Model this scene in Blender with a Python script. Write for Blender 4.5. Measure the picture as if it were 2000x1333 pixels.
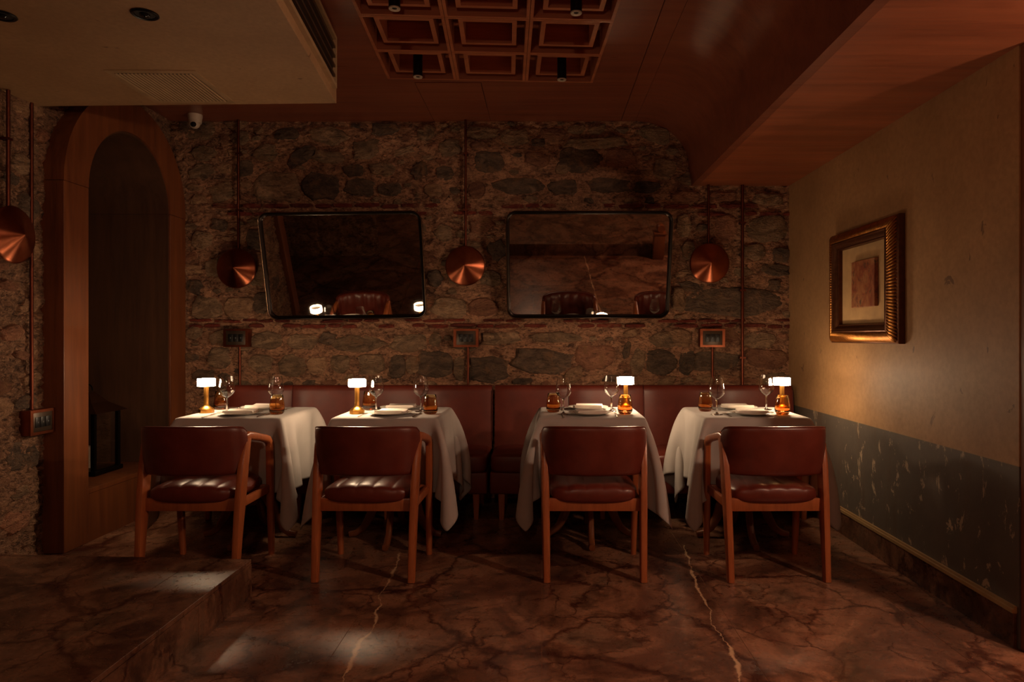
import bpy, bmesh, math, random
import numpy as np
from mathutils import Vector, Matrix, noise as mnoise

for _o in list(bpy.data.objects):
    bpy.data.objects.remove(_o)
scene = bpy.context.scene
COL = scene.collection
R = math.radians
PI = math.pi

# ------------------------------------------------------------------ camera, world, light, exposure
FPX, VX, VY, H = 1350.0, 1060.0, 657.0, 1.21
cam_d = bpy.data.cameras.new('camera')
cam = bpy.data.objects.new('camera', cam_d)
COL.objects.link(cam)
cam.location = (0, 0, H)
cam.rotation_euler = (R(90), 0, 0)
cam_d.sensor_width = 36.0
cam_d.lens = 36.0 * FPX / 2000.0
cam_d.shift_x = -(VX - 1000.0) / 2000.0
cam_d.shift_y = (VY - 666.5) / 2000.0
cam_d.clip_start = 0.05
scene.camera = cam

world = bpy.data.worlds.new('world')
scene.world = world
world.use_nodes = True
bg = world.node_tree.nodes['Background']
bg.inputs[0].default_value = (0.9, 0.45, 0.22, 1)
bg.inputs[1].default_value = 0.02

scene.view_settings.view_transform = 'Standard'
scene.view_settings.look = 'None'
scene.view_settings.gamma = 1.0
scene.view_settings.use_curve_mapping = False
scene.view_settings.exposure = -0.25
scene.cycles.max_bounces = 7
scene.cycles.diffuse_bounces = 3
scene.cycles.glossy_bounces = 3
scene.cycles.transmission_bounces = 7
scene.cycles.caustics_reflective = False
scene.cycles.blur_glossy = 0.8

TABLE_LAMP = 135.0
PENDANT = 820.0
FRONT_FILL = 170.0
WARM = (1.0, 0.63, 0.41)
AMBER = (1.0, 0.62, 0.40)

# ------------------------------------------------------------------ helpers
def lin(c):
    return c / 12.92 if c <= 0.04045 else ((c + 0.055) / 1.055) ** 2.4
def rgb(r, g, b):
    return (lin(r / 255), lin(g / 255), lin(b / 255), 1.0)

def at(px, py, z):
    """point of the plane at height z (used to survey the room once)"""
    s = (py - VY) / (H - z)
    return ((px - VX) / s, FPX / s, z)

class MB:
    def __init__(self):
        self.v = []; self.f = []
    def add(self, vs, fs):
        o = len(self.v)
        self.v.extend([tuple(p) for p in vs])
        self.f.extend([tuple(i + o for i in q) for q in fs])
        return self
    def box(self, x0, x1, y0, y1, z0, z1):
        vs = [(x0,y0,z0),(x1,y0,z0),(x1,y1,z0),(x0,y1,z0),(x0,y0,z1),(x1,y0,z1),(x1,y1,z1),(x0,y1,z1)]
        return self.add(vs, [(3,2,1,0),(4,5,6,7),(0,1,5,4),(1,2,6,5),(2,3,7,6),(3,0,4,7)])
    def obox(self, c, ex, ey, ez):
        c, ex, ey, ez = Vector(c), Vector(ex), Vector(ey), Vector(ez)
        vs = [c + a*ex + b*ey + d*ez for d in (-1,1) for a, b in ((-1,-1),(1,-1),(1,1),(-1,1))]
        return self.add(vs, [(3,2,1,0),(4,5,6,7),(0,1,5,4),(1,2,6,5),(2,3,7,6),(3,0,4,7)])
    def prism(self, poly, z0, z1, fn=None):
        """extrude polygon (a,b) from z0 to z1; fn maps (a,b,z) to a point"""
        n = len(poly)
        fn = fn or (lambda a, b, z: (a, b, z))
        vs = [fn(a, b, z0) for a, b in poly] + [fn(a, b, z1) for a, b in poly]
        fs = [tuple(range(n - 1, -1, -1)), tuple(range(n, 2 * n))]
        fs += [(i, (i + 1) % n, n + (i + 1) % n, n + i) for i in range(n)]
        return self.add(vs, fs)
    def lathe(self, prof, n=32, closed=False, c=(0,0,0)):
        vs = []; fs = []
        m = len(prof)
        for r, z in prof:
            for k in range(n):
                a = 2 * PI * k / n
                vs.append((c[0] + r * math.cos(a), c[1] + r * math.sin(a), c[2] + z))
        for i in range(m if closed else m - 1):
            j = (i + 1) % m
            for k in range(n):
                l = (k + 1) % n
                fs.append((i*n+k, i*n+l, j*n+l, j*n+k))
        return self.add(vs, fs)
    def sweep(self, pts, rad, n=8, up=(0,0,1), power=2.0, cap=True):
        pts = [Vector(p) for p in pts]
        m = len(pts); up = Vector(up); vs = []; fs = []
        if not isinstance(rad, (list, tuple)): rad = [(rad, rad)] * m
        elif not isinstance(rad[0], (list, tuple)): rad = [tuple(rad)] * m
        for i, p in enumerate(pts):
            t = (pts[min(i+1, m-1)] - pts[max(i-1, 0)]).normalized()
            s = up.cross(t)
            if s.length < 1e-4: s = Vector((1,0,0))
            s.normalize(); w = t.cross(s)
            for k in range(n):
                a = 2 * PI * (k + 0.5) / n
                ca, sa = math.cos(a), math.sin(a)
                ca = math.copysign(abs(ca) ** (2 / power), ca); sa = math.copysign(abs(sa) ** (2 / power), sa)
                vs.append(p + s * ca * rad[i][0] + w * sa * rad[i][1])
        for i in range(m - 1):
            for k in range(n):
                l = (k + 1) % n
                fs.append((i*n+k, i*n+l, (i+1)*n+l, (i+1)*n+k))
        if cap:
            fs.append(tuple(range(n-1, -1, -1))); fs.append(tuple(range((m-1)*n, m*n)))
        return self.add(vs, fs)
    def grid(self, fn, nu, nv, cu=False, cv=False):
        vs = [fn(i / (nu if cu else nu - 1), j / (nv if cv else nv - 1)) for i in range(nu) for j in range(nv)]
        fs = []
        for i in range(nu if cu else nu - 1):
            for j in range(nv if cv else nv - 1):
                a = i; b = (i + 1) % nu; c = j; d = (j + 1) % nv
                fs.append((a*nv+c, b*nv+c, b*nv+d, a*nv+d))
        return self.add(vs, fs)
    def superell(self, c, rx, ry, rz, e1=0.4, e2=0.4, nu=32, nv=14, top=None):
        def sp(x, e): return math.copysign(abs(x) ** e, x)
        def fn(u, v):
            a = 2 * PI * u; b = -PI / 2 + PI * v
            x = sp(math.cos(b), e1) * sp(math.cos(a), e2); y = sp(math.cos(b), e1) * sp(math.sin(a), e2); z = sp(math.sin(b), e1)
            dz = top(x, y, z) if top else 0
            return (c[0] + rx * x, c[1] + ry * y, c[2] + rz * z + dz)
        return self.grid(fn, nu, nv, cu=True)
    def mesh(self, name, smooth=35, bevel=0, seg=2, merge=False):
        me = bpy.data.meshes.new(name)
        me.from_pydata([tuple(p) for p in self.v], [], self.f)
        bm = bmesh.new(); bm.from_mesh(me)
        if merge: bmesh.ops.remove_doubles(bm, verts=bm.verts, dist=1e-5)
        if bevel:
            es = [e for e in bm.edges if len(e.link_faces) == 2 and e.calc_face_angle(0) > R(30)]
            bmesh.ops.bevel(bm, geom=es, offset=bevel, segments=seg, affect='EDGES', profile=0.5)
        bmesh.ops.recalc_face_normals(bm, faces=bm.faces)
        bm.to_mesh(me); bm.free()
        if smooth:
            me.shade_smooth(); me.set_sharp_from_angle(angle=R(smooth))
        me.update()
        return me
    def build(self, name, mat, parent=None, smooth=35, bevel=0, seg=2, merge=False):
        return place(name, self.mesh(name, smooth, bevel, seg, merge), mat, parent)

def place(name, me, mat, parent=None):
    o = bpy.data.objects.new(name, me)
    COL.objects.link(o)
    if mat is not None and not me.materials: me.materials.append(mat)
    if parent is not None: o.parent = parent
    return o

def tag(o, label, cat, group=None):
    o['label'] = label; o['category'] = cat
    if group: o['group'] = group
    return o
def thing(name, label, cat, loc=(0,0,0), rz=0.0, group=None):
    o = bpy.data.objects.new(name, None); COL.objects.link(o)
    o.empty_display_size = 0.1
    o.location = loc; o.rotation_euler = (0, 0, rz)
    return tag(o, label, cat, group)
def struct(name, mb, mat, label=None, **k):
    o = mb.build(name, mat, None, **k)
    o['kind'] = 'structure'
    if label: o['label'] = label
    return o
def children(o): return [c for c in bpy.data.objects if c.parent == o]
def dup(root, loc, rz=0.0, label=None, group=None):
    """copy a thing with its parts and their sub-parts"""
    r = root.copy(); COL.objects.link(r); r.location = loc; r.rotation_euler = (0, 0, rz)
    if label: r['label'] = label
    if group: r['group'] = group
    for ch in children(root):
        c = ch.copy(); COL.objects.link(c); c.parent = r
        for g in children(ch):
            d = g.copy(); COL.objects.link(d); d.parent = c
    return r

# ------------------------------------------------------------------ materials
def new_mat(name):
    m = bpy.data.materials.new(name); m.use_nodes = True
    nt = m.node_tree
    return m, nt, nt.nodes['Principled BSDF']
def node(nt, t, **k):
    n = nt.nodes.new(t)
    for a, b in k.items(): setattr(n, a, b)
    return n
def coords(nt, scale=(1,1,1), rot=(0,0,0), kind='Object'):
    mp = node(nt, 'ShaderNodeMapping')
    if kind == 'World':      # built-in stone and marble: the pattern runs on from piece to piece
        nt.links.new(node(nt, 'ShaderNodeNewGeometry').outputs['Position'], mp.inputs[0])
    else:
        nt.links.new(node(nt, 'ShaderNodeTexCoord').outputs[kind], mp.inputs[0])
    mp.inputs['Scale'].default_value = scale; mp.inputs['Rotation'].default_value = rot
    return mp.outputs[0]
def noise_n(nt, vec, scale, detail=5, rough=0.55, dist=0.0):
    n = node(nt, 'ShaderNodeTexNoise')
    if vec is not None: nt.links.new(vec, n.inputs['Vector'])
    n.inputs['Scale'].default_value = scale; n.inputs['Detail'].default_value = detail
    n.inputs['Roughness'].default_value = rough; n.inputs['Distortion'].default_value = dist
    return n
def ramp(nt, fac, stops, interp='LINEAR'):
    r = node(nt, 'ShaderNodeValToRGB'); r.color_ramp.interpolation = interp
    el = r.color_ramp.elements
    while len(el) < len(stops): el.new(0.5)
    for e, (p, c) in zip(el, stops): e.position = p; e.color = c if len(c) == 4 else (*c, 1)
    nt.links.new(fac, r.inputs[0])
    return r.outputs[0]
def mix(nt, fac, a, b, mode='MIX'):
    n = node(nt, 'ShaderNodeMix', data_type='RGBA', blend_type=mode)
    for sock, val in ((n.inputs[0], fac), (n.inputs[6], a), (n.inputs[7], b)):
        if isinstance(val, (int, float)): sock.default_value = val
        elif isinstance(val, tuple): sock.default_value = val
        else: nt.links.new(val, sock)
    return n.outputs[2]
def math_n(nt, op, a, b=None, c=None, clamp=False):
    n = node(nt, 'ShaderNodeMath', operation=op, use_clamp=clamp)
    for i, val in enumerate((a, b, c)):
        if val is None: continue
        if isinstance(val, (int, float)): n.inputs[i].default_value = val
        else: nt.links.new(val, n.inputs[i])
    return n.outputs[0]
def bump(nt, bs, height, strength=0.3, dist=0.01):
    b = node(nt, 'ShaderNodeBump'); b.inputs['Strength'].default_value = strength; b.inputs['Distance'].default_value = dist
    nt.links.new(height, b.inputs['Height']); nt.links.new(b.outputs[0], bs.inputs['Normal'])
WHITE = (1,1,1,1); BLACK = (0,0,0,1)

def simple(name, col, rough=0.5, metal=0.0, spec=0.5, var=0.12, scale=12, bmp=0.0, bscale=60, stretch=(1,1,1), **extra):
    m, nt, bs = new_mat(name)
    v = coords(nt, stretch)
    n = noise_n(nt, v, scale, 6)
    lo = tuple(c * (1 - var) for c in col[:3]) + (1,); hi = tuple(min(1, c * (1 + var)) for c in col[:3]) + (1,)
    nt.links.new(ramp(nt, n.outputs[0], [(0.3, lo), (0.7, hi)]), bs.inputs['Base Color'])
    bs.inputs['Roughness'].default_value = rough; bs.inputs['Metallic'].default_value = metal
    bs.inputs['Specular IOR Level'].default_value = spec
    if bmp: bump(nt, bs, noise_n(nt, v, bscale, 4).outputs[0], bmp, 0.004)
    for k, val in extra.items(): bs.inputs[k.replace('_', ' ')].default_value = val
    return m

def wood(name, c1, c2, axis='z', rough=0.4, scale=1.0, kind='Object', coat=0.0):
    m, nt, bs = new_mat(name)
    st = {'x': (0.6, 9, 9), 'y': (9, 0.6, 9), 'z': (9, 9, 0.6)}[axis]
    v = coords(nt, tuple(s * scale for s in st), kind=kind)
    n1 = noise_n(nt, v, 1.3, 6, 0.6, 0.6); n2 = noise_n(nt, v, 9.0, 5, 0.6)
    v2 = coords(nt, (1.2 * scale,) * 3, kind=kind); n3 = noise_n(nt, v2, 1.5, 3)
    g = math_n(nt, 'ADD', math_n(nt, 'MULTIPLY', n1.outputs[0], 0.55), math_n(nt, 'MULTIPLY', n2.outputs[0], 0.3))
    g = math_n(nt, 'ADD', g, math_n(nt, 'MULTIPLY', n3.outputs[0], 0.25))
    nt.links.new(ramp(nt, g, [(0.40, c1), (0.70, c2)]), bs.inputs['Base Color'])
    nt.links.new(ramp(nt, n2.outputs[0], [(0.3, (rough - 0.06,) * 3), (0.7, (rough + 0.1,) * 3)]), bs.inputs['Roughness'])
    bs.inputs['Coat Weight'].default_value = coat; bs.inputs['Coat Roughness'].default_value = 0.25
    bump(nt, bs, n2.outputs[0], 0.12, 0.003)
    return m

M = {}
M['ply_x'] = wood('ceiling_plywood', rgb(108, 56, 40), rgb(146, 84, 58), 'x', 0.33)
M['ply_y'] = wood('soffit_plywood', rgb(128, 68, 44), rgb(176, 102, 66), 'x', 0.38)
M['coffer'] = wood('coffer_wood', rgb(150, 86, 58), rgb(188, 116, 80), 'x', 0.4)
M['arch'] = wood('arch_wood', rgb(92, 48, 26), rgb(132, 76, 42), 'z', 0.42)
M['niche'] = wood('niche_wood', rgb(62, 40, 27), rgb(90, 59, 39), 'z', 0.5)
M['chair_wood'] = wood('chair_wood', rgb(142, 74, 40), rgb(182, 104, 60), 'z', 0.33, 2.0, coat=0.2)
M['table_wood'] = wood('table_wood', rgb(104, 56, 30), rgb(140, 82, 46), 'z', 0.4, 2.0)

def leather(name, c1, c2, rough=0.33):
    m, nt, bs = new_mat(name)
    v = coords(nt)
    n = noise_n(nt, v, 7, 6, 0.6); n2 = noise_n(nt, v, 180, 3)
    nt.links.new(ramp(nt, n.outputs[0], [(0.3, c1), (0.7, c2)]), bs.inputs['Base Color'])
    nt.links.new(ramp(nt, n.outputs[0], [(0.3, (rough - 0.05,) * 3), (0.7, (rough + 0.12,) * 3)]), bs.inputs['Roughness'])
    bump(nt, bs, n2.outputs[0], 0.12, 0.0015)
    return m
M['leather'] = leather('chair_leather', rgb(88, 35, 26), rgb(114, 48, 35))
M['bench'] = leather('banquette_leather', rgb(90, 33, 23), rgb(114, 45, 31), 0.40)
M['seam'] = simple('seam_thread', rgb(84, 26, 18), 0.6)
M['cloth'] = simple('linen', rgb(180, 173, 168), 0.9, bmp=0.12, bscale=420, var=0.04, Sheen_Weight=0.15)
M['napkin'] = simple('napkin_linen', rgb(232, 222, 212), 0.9, bmp=0.1, bscale=400, var=0.04)
M['china'] = simple('china', rgb(214, 208, 198), 0.18, var=0.03)
M['steel'] = simple('cutlery_steel', rgb(190, 180, 170), 0.22, 1.0, var=0.05)
M['brass'] = simple('lamp_brass', rgb(196, 142, 70), 0.34, 1.0, var=0.06, scale=30)
M['black'] = simple('black_metal', rgb(22, 18, 16), 0.35, 0.6)
M['frame_dark'] = simple('mirror_frame', rgb(34, 25, 20), 0.3, 0.8)
M['frame_lip'] = simple('mirror_frame_lip', rgb(150, 122, 100), 0.25, 1.0)
M['socket_black'] = simple('switch_black', rgb(18, 18, 18), 0.4)
M['socket_grey'] = simple('switch_bezel', rgb(72, 58, 46), 0.4, 0.5)
M['socket_mark'] = simple('switch_mark', rgb(120, 125, 128), 0.4)
M['white_plastic'] = simple('white_plastic', rgb(205, 190, 172), 0.4)
M['lens'] = simple('lens_glass', rgb(16, 20, 24), 0.08)
M['spot_face'] = simple('spot_ring', rgb(196, 182, 164), 0.35)
M['vent'] = simple('vent_paint', rgb(172, 142, 106), 0.55)
M['vent_dark'] = simple('vent_shade', rgb(20, 14, 10), 0.7)
M['slat_metal'] = simple('slat_metal', rgb(92, 70, 52), 0.4, 0.4)
M['trim'] = simple('cap_moulding', rgb(158, 128, 88), 0.45, var=0.1)
M['grout'] = simple('grout', rgb(146, 106, 80), 0.8)
M['dark_floor'] = simple('subfloor', rgb(30, 20, 15), 0.8)

def copper(name, aniso):
    m, nt, bs = new_mat(name)
    v = coords(nt); n = noise_n(nt, v, 14, 5)
    nt.links.new(ramp(nt, n.outputs[0], [(0.3, rgb(138, 76, 53)), (0.7, rgb(164, 95, 66))]), bs.inputs['Base Color'])
    bs.inputs['Metallic'].default_value = 1.0; bs.inputs['Roughness'].default_value = 0.32
    if aniso:
        bs.inputs['Anisotropic'].default_value = 0.8; bs.inputs['Anisotropic Rotation'].default_value = 0.25
        t = node(nt, 'ShaderNodeTangent', direction_type='RADIAL', axis='Z')
        nt.links.new(t.outputs[0], bs.inputs['Tangent'])
    return m
M['copper'] = copper('copper_box', False)
M['conduit'] = simple('aged_copper_conduit', rgb(104, 54, 38), 0.42, 0.9, var=0.2, scale=20)
M['copper_spun'] = copper('spun_copper', True)

def glass(name, col, rough=0.0, ior=1.5):
    m, nt, bs = new_mat(name)
    bs.inputs['Base Color'].default_value = col
    bs.inputs['Transmission Weight'].default_value = 1.0
    bs.inputs['Roughness'].default_value = rough; bs.inputs['IOR'].default_value = ior
    return m
M['glass'] = glass('clear_glass', (0.97, 0.97, 0.97, 1))
def amber():
    m = glass('amber_glass', (0.94, 0.46, 0.16, 1)); nt = m.node_tree; bs = nt.nodes['Principled BSDF']
    sep = node(nt, 'ShaderNodeSeparateXYZ'); nt.links.new(coords(nt), sep.inputs[0])
    z = math_n(nt, 'MULTIPLY', sep.outputs[2], 1 / 0.113)      # tint fades from a deep foot to a pale rim
    nt.links.new(ramp(nt, z, [(0.05, (0.88, 0.30, 0.07, 1)), (0.35, (0.94, 0.52, 0.20, 1)), (0.8, (0.98, 0.80, 0.52, 1))]), bs.inputs['Base Color'])
    return m
M['amber_glass'] = amber()
M['mirror'] = simple('mirror_silver', rgb(172, 164, 158), 0.02, 1.0, var=0.0)

def emit(name, col, strength):
    m, nt, bs = new_mat(name)
    bs.inputs['Base Color'].default_value = (0.9, 0.85, 0.78, 1)
    bs.inputs['Emission Color'].default_value = (*col, 1); bs.inputs['Emission Strength'].default_value = strength
    return m
M['lamp_glow'] = emit('lamp_diffuser', (1.0, 0.69, 0.42), TABLE_LAMP)

def stone_mat(name, c1, c2, c3):
    m, nt, bs = new_mat(name)
    v = coords(nt, (1, 1, 2.2), (0, R(12), 0)); oi = node(nt, 'ShaderNodeObjectInfo')
    n1 = noise_n(nt, v, 8, 6, 0.72, 0.8); n2 = noise_n(nt, v, 38, 4, 0.75, 0.6); n3 = noise_n(nt, coords(nt), 8, 4, 0.7, 0.5)
    c = ramp(nt, n1.outputs[0], [(0.30, c1), (0.50, c2), (0.70, c3)])
    k = math_n(nt, 'MULTIPLY_ADD', oi.outputs['Random'], 0.45, 0.78)
    c = mix(nt, 1.0, c, k, 'MULTIPLY')
    c = mix(nt, ramp(nt, n2.outputs[0], [(0.34, (0.7,) * 3), (0.46, BLACK)]), c, tuple(x * 0.45 for x in c1[:3]) + (1,))
    c = mix(nt, ramp(nt, n3.outputs[0], [(0.54, BLACK), (0.70, (0.8,) * 3)]), c, rgb(164, 120, 84))
    nt.links.new(c, bs.inputs['Base Color'])
    bs.inputs['Roughness'].default_value = 0.8
    hgt = math_n(nt, 'ADD', n1.outputs[0], math_n(nt, 'MULTIPLY', n2.outputs[0], 0.55))
    bump(nt, bs, hgt, 1.0, 0.06)
    return m
M['stone_dark'] = stone_mat('stone_slate', rgb(74, 60, 50), rgb(118, 96, 79), rgb(160, 128, 103))
M['stone_mid'] = stone_mat('stone_brown', rgb(100, 80, 63), rgb(166, 134, 105), rgb(218, 178, 139))
M['stone_red'] = stone_mat('stone_rust', rgb(116, 76, 58), rgb(172, 118, 90), rgb(208, 152, 116))
M['stone_tan'] = stone_mat('stone_tan', rgb(122, 92, 70), rgb(184, 142, 108), rgb(216, 174, 134))
M['brick'] = stone_mat('old_brick', rgb(98, 36, 26), rgb(146, 58, 42), rgb(160, 90, 66))

def mortar_mat(name, cols):
    m, nt, bs = new_mat(name)
    v = coords(nt, (1, 1, 1.8))
    n1 = noise_n(nt, v, 7, 6, 0.7, 0.6); n2 = noise_n(nt, v, 30, 5, 0.72, 0.8); n3 = noise_n(nt, v, 90, 2, 0.7)
    c = ramp(nt, n1.outputs[0], [(0.30, cols[0]), (0.45, cols[1]), (0.60, cols[2]), (0.75, cols[3])])
    c = mix(nt, ramp(nt, n2.outputs[0], [(0.36, (0.8,) * 3), (0.48, BLACK)]), c, rgb(52, 34, 24))
    c = mix(nt, ramp(nt, n2.outputs[0], [(0.52, BLACK), (0.66, (0.75,) * 3)]), c, rgb(232, 182, 142))
    nt.links.new(c, bs.inputs['Base Color'])
    bs.inputs['Roughness'].default_value = 0.88
    h = math_n(nt, 'ADD', n1.outputs[0], math_n(nt, 'MULTIPLY', n2.outputs[0], 0.6))
    h = math_n(nt, 'ADD', h, math_n(nt, 'MULTIPLY', n3.outputs[0], 0.2))
    bump(nt, bs, h, 1.0, 0.07)
    return m
M['mortar'] = mortar_mat('rubble_mortar', [rgb(96, 70, 56), rgb(170, 122, 94), rgb(224, 168, 130), rgb(200, 128, 100)])
M['mortar_pale'] = mortar_mat('rubble_lime', [rgb(100, 74, 58), rgb(154, 114, 88), rgb(180, 136, 106), rgb(160, 112, 88)])

def plaster_mat(name, base, hi, marks):
    m, nt, bs = new_mat(name)
    v = coords(nt); v2 = coords(nt, (1, 1, 0.7))
    n1 = noise_n(nt, v, 1.6, 6, 0.6); n2 = noise_n(nt, v2, 7.5, 5, 0.6, 0.5); n3 = noise_n(nt, v, 45, 5, 0.6)
    c = ramp(nt, n1.outputs[0], [(0.3, base), (0.7, hi)])
    c = mix(nt, ramp(nt, n3.outputs[0], [(0.35, (0.18,) * 3), (0.65, BLACK)]), c, marks)
    c = mix(nt, ramp(nt, n2.outputs[0], [(0.665, BLACK), (0.70, (0.7,) * 3)]), c, marks)
    nt.links.new(c, bs.inputs['Base Color'])
    bs.inputs['Roughness'].default_value = 0.62
    bump(nt, bs, n3.outputs[0], 0.10, 0.004)
    return m
M['plaster'] = plaster_mat('bulkhead_plaster', rgb(164, 128, 92), rgb(186, 150, 110), rgb(92, 60, 38))

def right_wall_mat():
    m, nt, bs = new_mat('ochre_plaster_over_grey_dado')
    v = coords(nt); sep = node(nt, 'ShaderNodeSeparateXYZ'); nt.links.new(v, sep.inputs[0])
    n1 = noise_n(nt, v, 1.8, 6, 0.62); n3 = noise_n(nt, v, 40, 5)
    n2 = noise_n(nt, coords(nt, (1, 1.4, 0.9)), 6.5, 4, 0.55, 0.6)
    up = ramp(nt, n1.outputs[0], [(0.3, rgb(156, 118, 80)), (0.7, rgb(184, 144, 100))])
    up = mix(nt, ramp(nt, n3.outputs[0], [(0.36, (0.25,) * 3), (0.62, BLACK)]), up, rgb(120, 84, 50))
    up = mix(nt, ramp(nt, n2.outputs[0], [(0.675, BLACK), (0.70, (0.7,) * 3)]), up, rgb(84, 54, 38))
    lo = ramp(nt, n1.outputs[0], [(0.3, rgb(76, 70, 64)), (0.7, rgb(104, 94, 84))])
    n5 = noise_n(nt, coords(nt, (1, 1.9, 1.0)), 6.5, 7, 0.72, 0.5)
    lo = mix(nt, ramp(nt, n5.outputs[0], [(0.585, BLACK), (0.605, (0.8,) * 3)]), lo, rgb(176, 156, 130))
    lo = mix(nt, ramp(nt, noise_n(nt, coords(nt, (1, 4, 0.8)), 2.2, 6).outputs[0], [(0.55, BLACK), (0.75, (0.6,) * 3)]), lo, rgb(86, 66, 48))
    f = ramp(nt, sep.outputs[2], [(0.7050, BLACK), (0.7070, WHITE)])
    nt.links.new(mix(nt, f, lo, up), bs.inputs['Base Color'])
    bs.inputs['Roughness'].default_value = 0.55
    bump(nt, bs, math_n(nt, 'ADD', n3.outputs[0], n5.outputs[0]), 0.14, 0.004)
    return m
M['right_wall'] = right_wall_mat()

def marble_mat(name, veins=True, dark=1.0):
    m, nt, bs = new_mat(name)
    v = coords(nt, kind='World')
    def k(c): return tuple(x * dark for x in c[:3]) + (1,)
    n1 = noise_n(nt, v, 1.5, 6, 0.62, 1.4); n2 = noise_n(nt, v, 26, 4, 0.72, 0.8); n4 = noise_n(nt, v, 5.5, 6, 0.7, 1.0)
    c = ramp(nt, n1.outputs[0], [(0.30, k(rgb(78, 55, 44))), (0.45, k(rgb(128, 88, 68))), (0.55, k(rgb(174, 126, 98))), (0.64, k(rgb(146, 114, 92))), (0.74, k(rgb(98, 73, 58)))])
    c = mix(nt, ramp(nt, n4.outputs[0], [(0.36, (0.7,) * 3), (0.52, BLACK)]), c, k(rgb(58, 36, 27)))
    c = mix(nt, ramp(nt, noise_n(nt, v, 60, 6, 0.7).outputs[0], [(0.36, (0.45,) * 3), (0.62, BLACK)]), c, k(rgb(66, 40, 30)))
    # branching dark veins: edges of two distorted cell patterns
    dn = noise_n(nt, v, 2.6, 6, 0.62)
    dv = mix(nt, 0.30, v, dn.outputs[1])
    wv = noise_n(nt, v, 2.4, 3)
    for sc, w0, w1, amt in ((1.5, 0.11, -0.028, 0.9), (3.6, 0.16, -0.062, 0.85)):
        vo = node(nt, 'ShaderNodeTexVoronoi', feature='DISTANCE_TO_EDGE'); nt.links.new(dv, vo.inputs['Vector']); vo.inputs['Scale'].default_value = sc
        wid = math_n(nt, 'MULTIPLY_ADD', wv.outputs[0], w0, w1)
        vm = math_n(nt, 'SUBTRACT', 1.0, math_n(nt, 'DIVIDE', vo.outputs[0], math_n(nt, 'MAXIMUM', wid, 0.003)), clamp=True)
        c = mix(nt, math_n(nt, 'MULTIPLY', vm, amt), c, k(rgb(58, 22, 14)))
    if veins:
        sep = node(nt, 'ShaderNodeSeparateXYZ'); nt.links.new(v, sep.inputs[0])
        wob = math_n(nt, 'MULTIPLY_ADD', noise_n(nt, v, 7, 5, 0.7).outputs[0], 0.07, -0.035)
        for pts in ([(2.3,-.70),(2.5,-.704),(2.71,-.723),(2.86,-.70),(3.0,-.724),(3.12,-.735),(3.247,-.758),(3.5,-.762),(3.86,-.80)],
                    [(2.3,.68),(2.415,.689),(2.665,.73),(2.80,.716),(2.93,.716),(3.07,.738),(3.18,.736),(3.53,.763),(4.0,.816)]):
            fc = node(nt, 'ShaderNodeFloatCurve'); cu = fc.mapping.curves[0]
            x0 = pts[0][1]
            P = [((y - 2.3) / 2.0, 0.5 + (x - x0) * 2.0) for y, x in pts]
            cu.points[0].location = P[0]; cu.points[1].location = P[-1]
            for p in P[1:-1]: cu.points.new(*p)
            fc.mapping.update()
            nt.links.new(math_n(nt, 'MULTIPLY_ADD', sep.outputs[1], 0.5, -1.15), fc.inputs['Value'])
            xv = math_n(nt, 'MULTIPLY_ADD', fc.outputs[0], 0.5, x0 - 0.25)
            d = math_n(nt, 'ABSOLUTE', math_n(nt, 'ADD', math_n(nt, 'SUBTRACT', sep.outputs[0], xv), wob))
            wn = math_n(nt, 'MULTIPLY_ADD', noise_n(nt, v, 5, 3).outputs[0], 0.050, -0.0185)
            ms = math_n(nt, 'SUBTRACT', 1.0, math_n(nt, 'DIVIDE', d, math_n(nt, 'MAXIMUM', wn, 0.002)), clamp=True)
            lim = math_n(nt, 'LESS_THAN', sep.outputs[1], pts[-1][0])
            c = mix(nt, math_n(nt, 'MULTIPLY', math_n(nt, 'MULTIPLY', ms, 1.6, clamp=True), lim), c, rgb(214, 180, 142))
    nt.links.new(c, bs.inputs['Base Color'])
    nt.links.new(ramp(nt, n2.outputs[0], [(0.3, (0.22,) * 3), (0.7, (0.40,) * 3)]), bs.inputs['Roughness'])
    bump(nt, bs, n2.outputs[0], 0.06, 0.004)
    return m
M['marble'] = marble_mat('brown_marble')
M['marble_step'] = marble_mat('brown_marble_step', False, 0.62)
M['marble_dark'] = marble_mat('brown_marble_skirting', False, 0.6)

# ================================================================== STRUCTURE
XL, XR, YB, ZC, ZS = -2.78, 1.84, 5.17, 2.815, 2.334
XA = -2.66                       # front face of the wooden arch
YSTEP = 0.53                     # edge of the front platform
rng = random.Random(11)

def nz(x, y, z, s): return mnoise.noise(Vector((x * s, y * s, z * s)))

# ---- floor of square marble slabs
fl = struct('floor', MB().box(-4.3, 4.5, -3.5, YB + .1, -.08, -.0014), M['grout'], 'polished brown marble floor with pale veins', smooth=0)
TS, G = 0.795, 0.0012
xs = [-3.183 + TS * k for k in range(0, 11)]
ys = [-0.17 + 0.79 * k for k in range(0, 8)]
for i in range(len(xs) - 1):
    for j in range(len(ys) - 1):
        x0, x1 = max(xs[i], XL), min(xs[i+1], 4.5); y0, y1 = max(ys[j], YSTEP), min(ys[j+1], YB)
        if x1 <= x0 or y1 <= y0: continue
        if x1 <= -1.354 and y1 <= 3.2: continue
        MB().box(x0 + G, x1 - G, y0 + G, y1 - G, -.0014, rng.uniform(-.0004, 0)).build('tile', M['marble'], fl, smooth=0)

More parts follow.
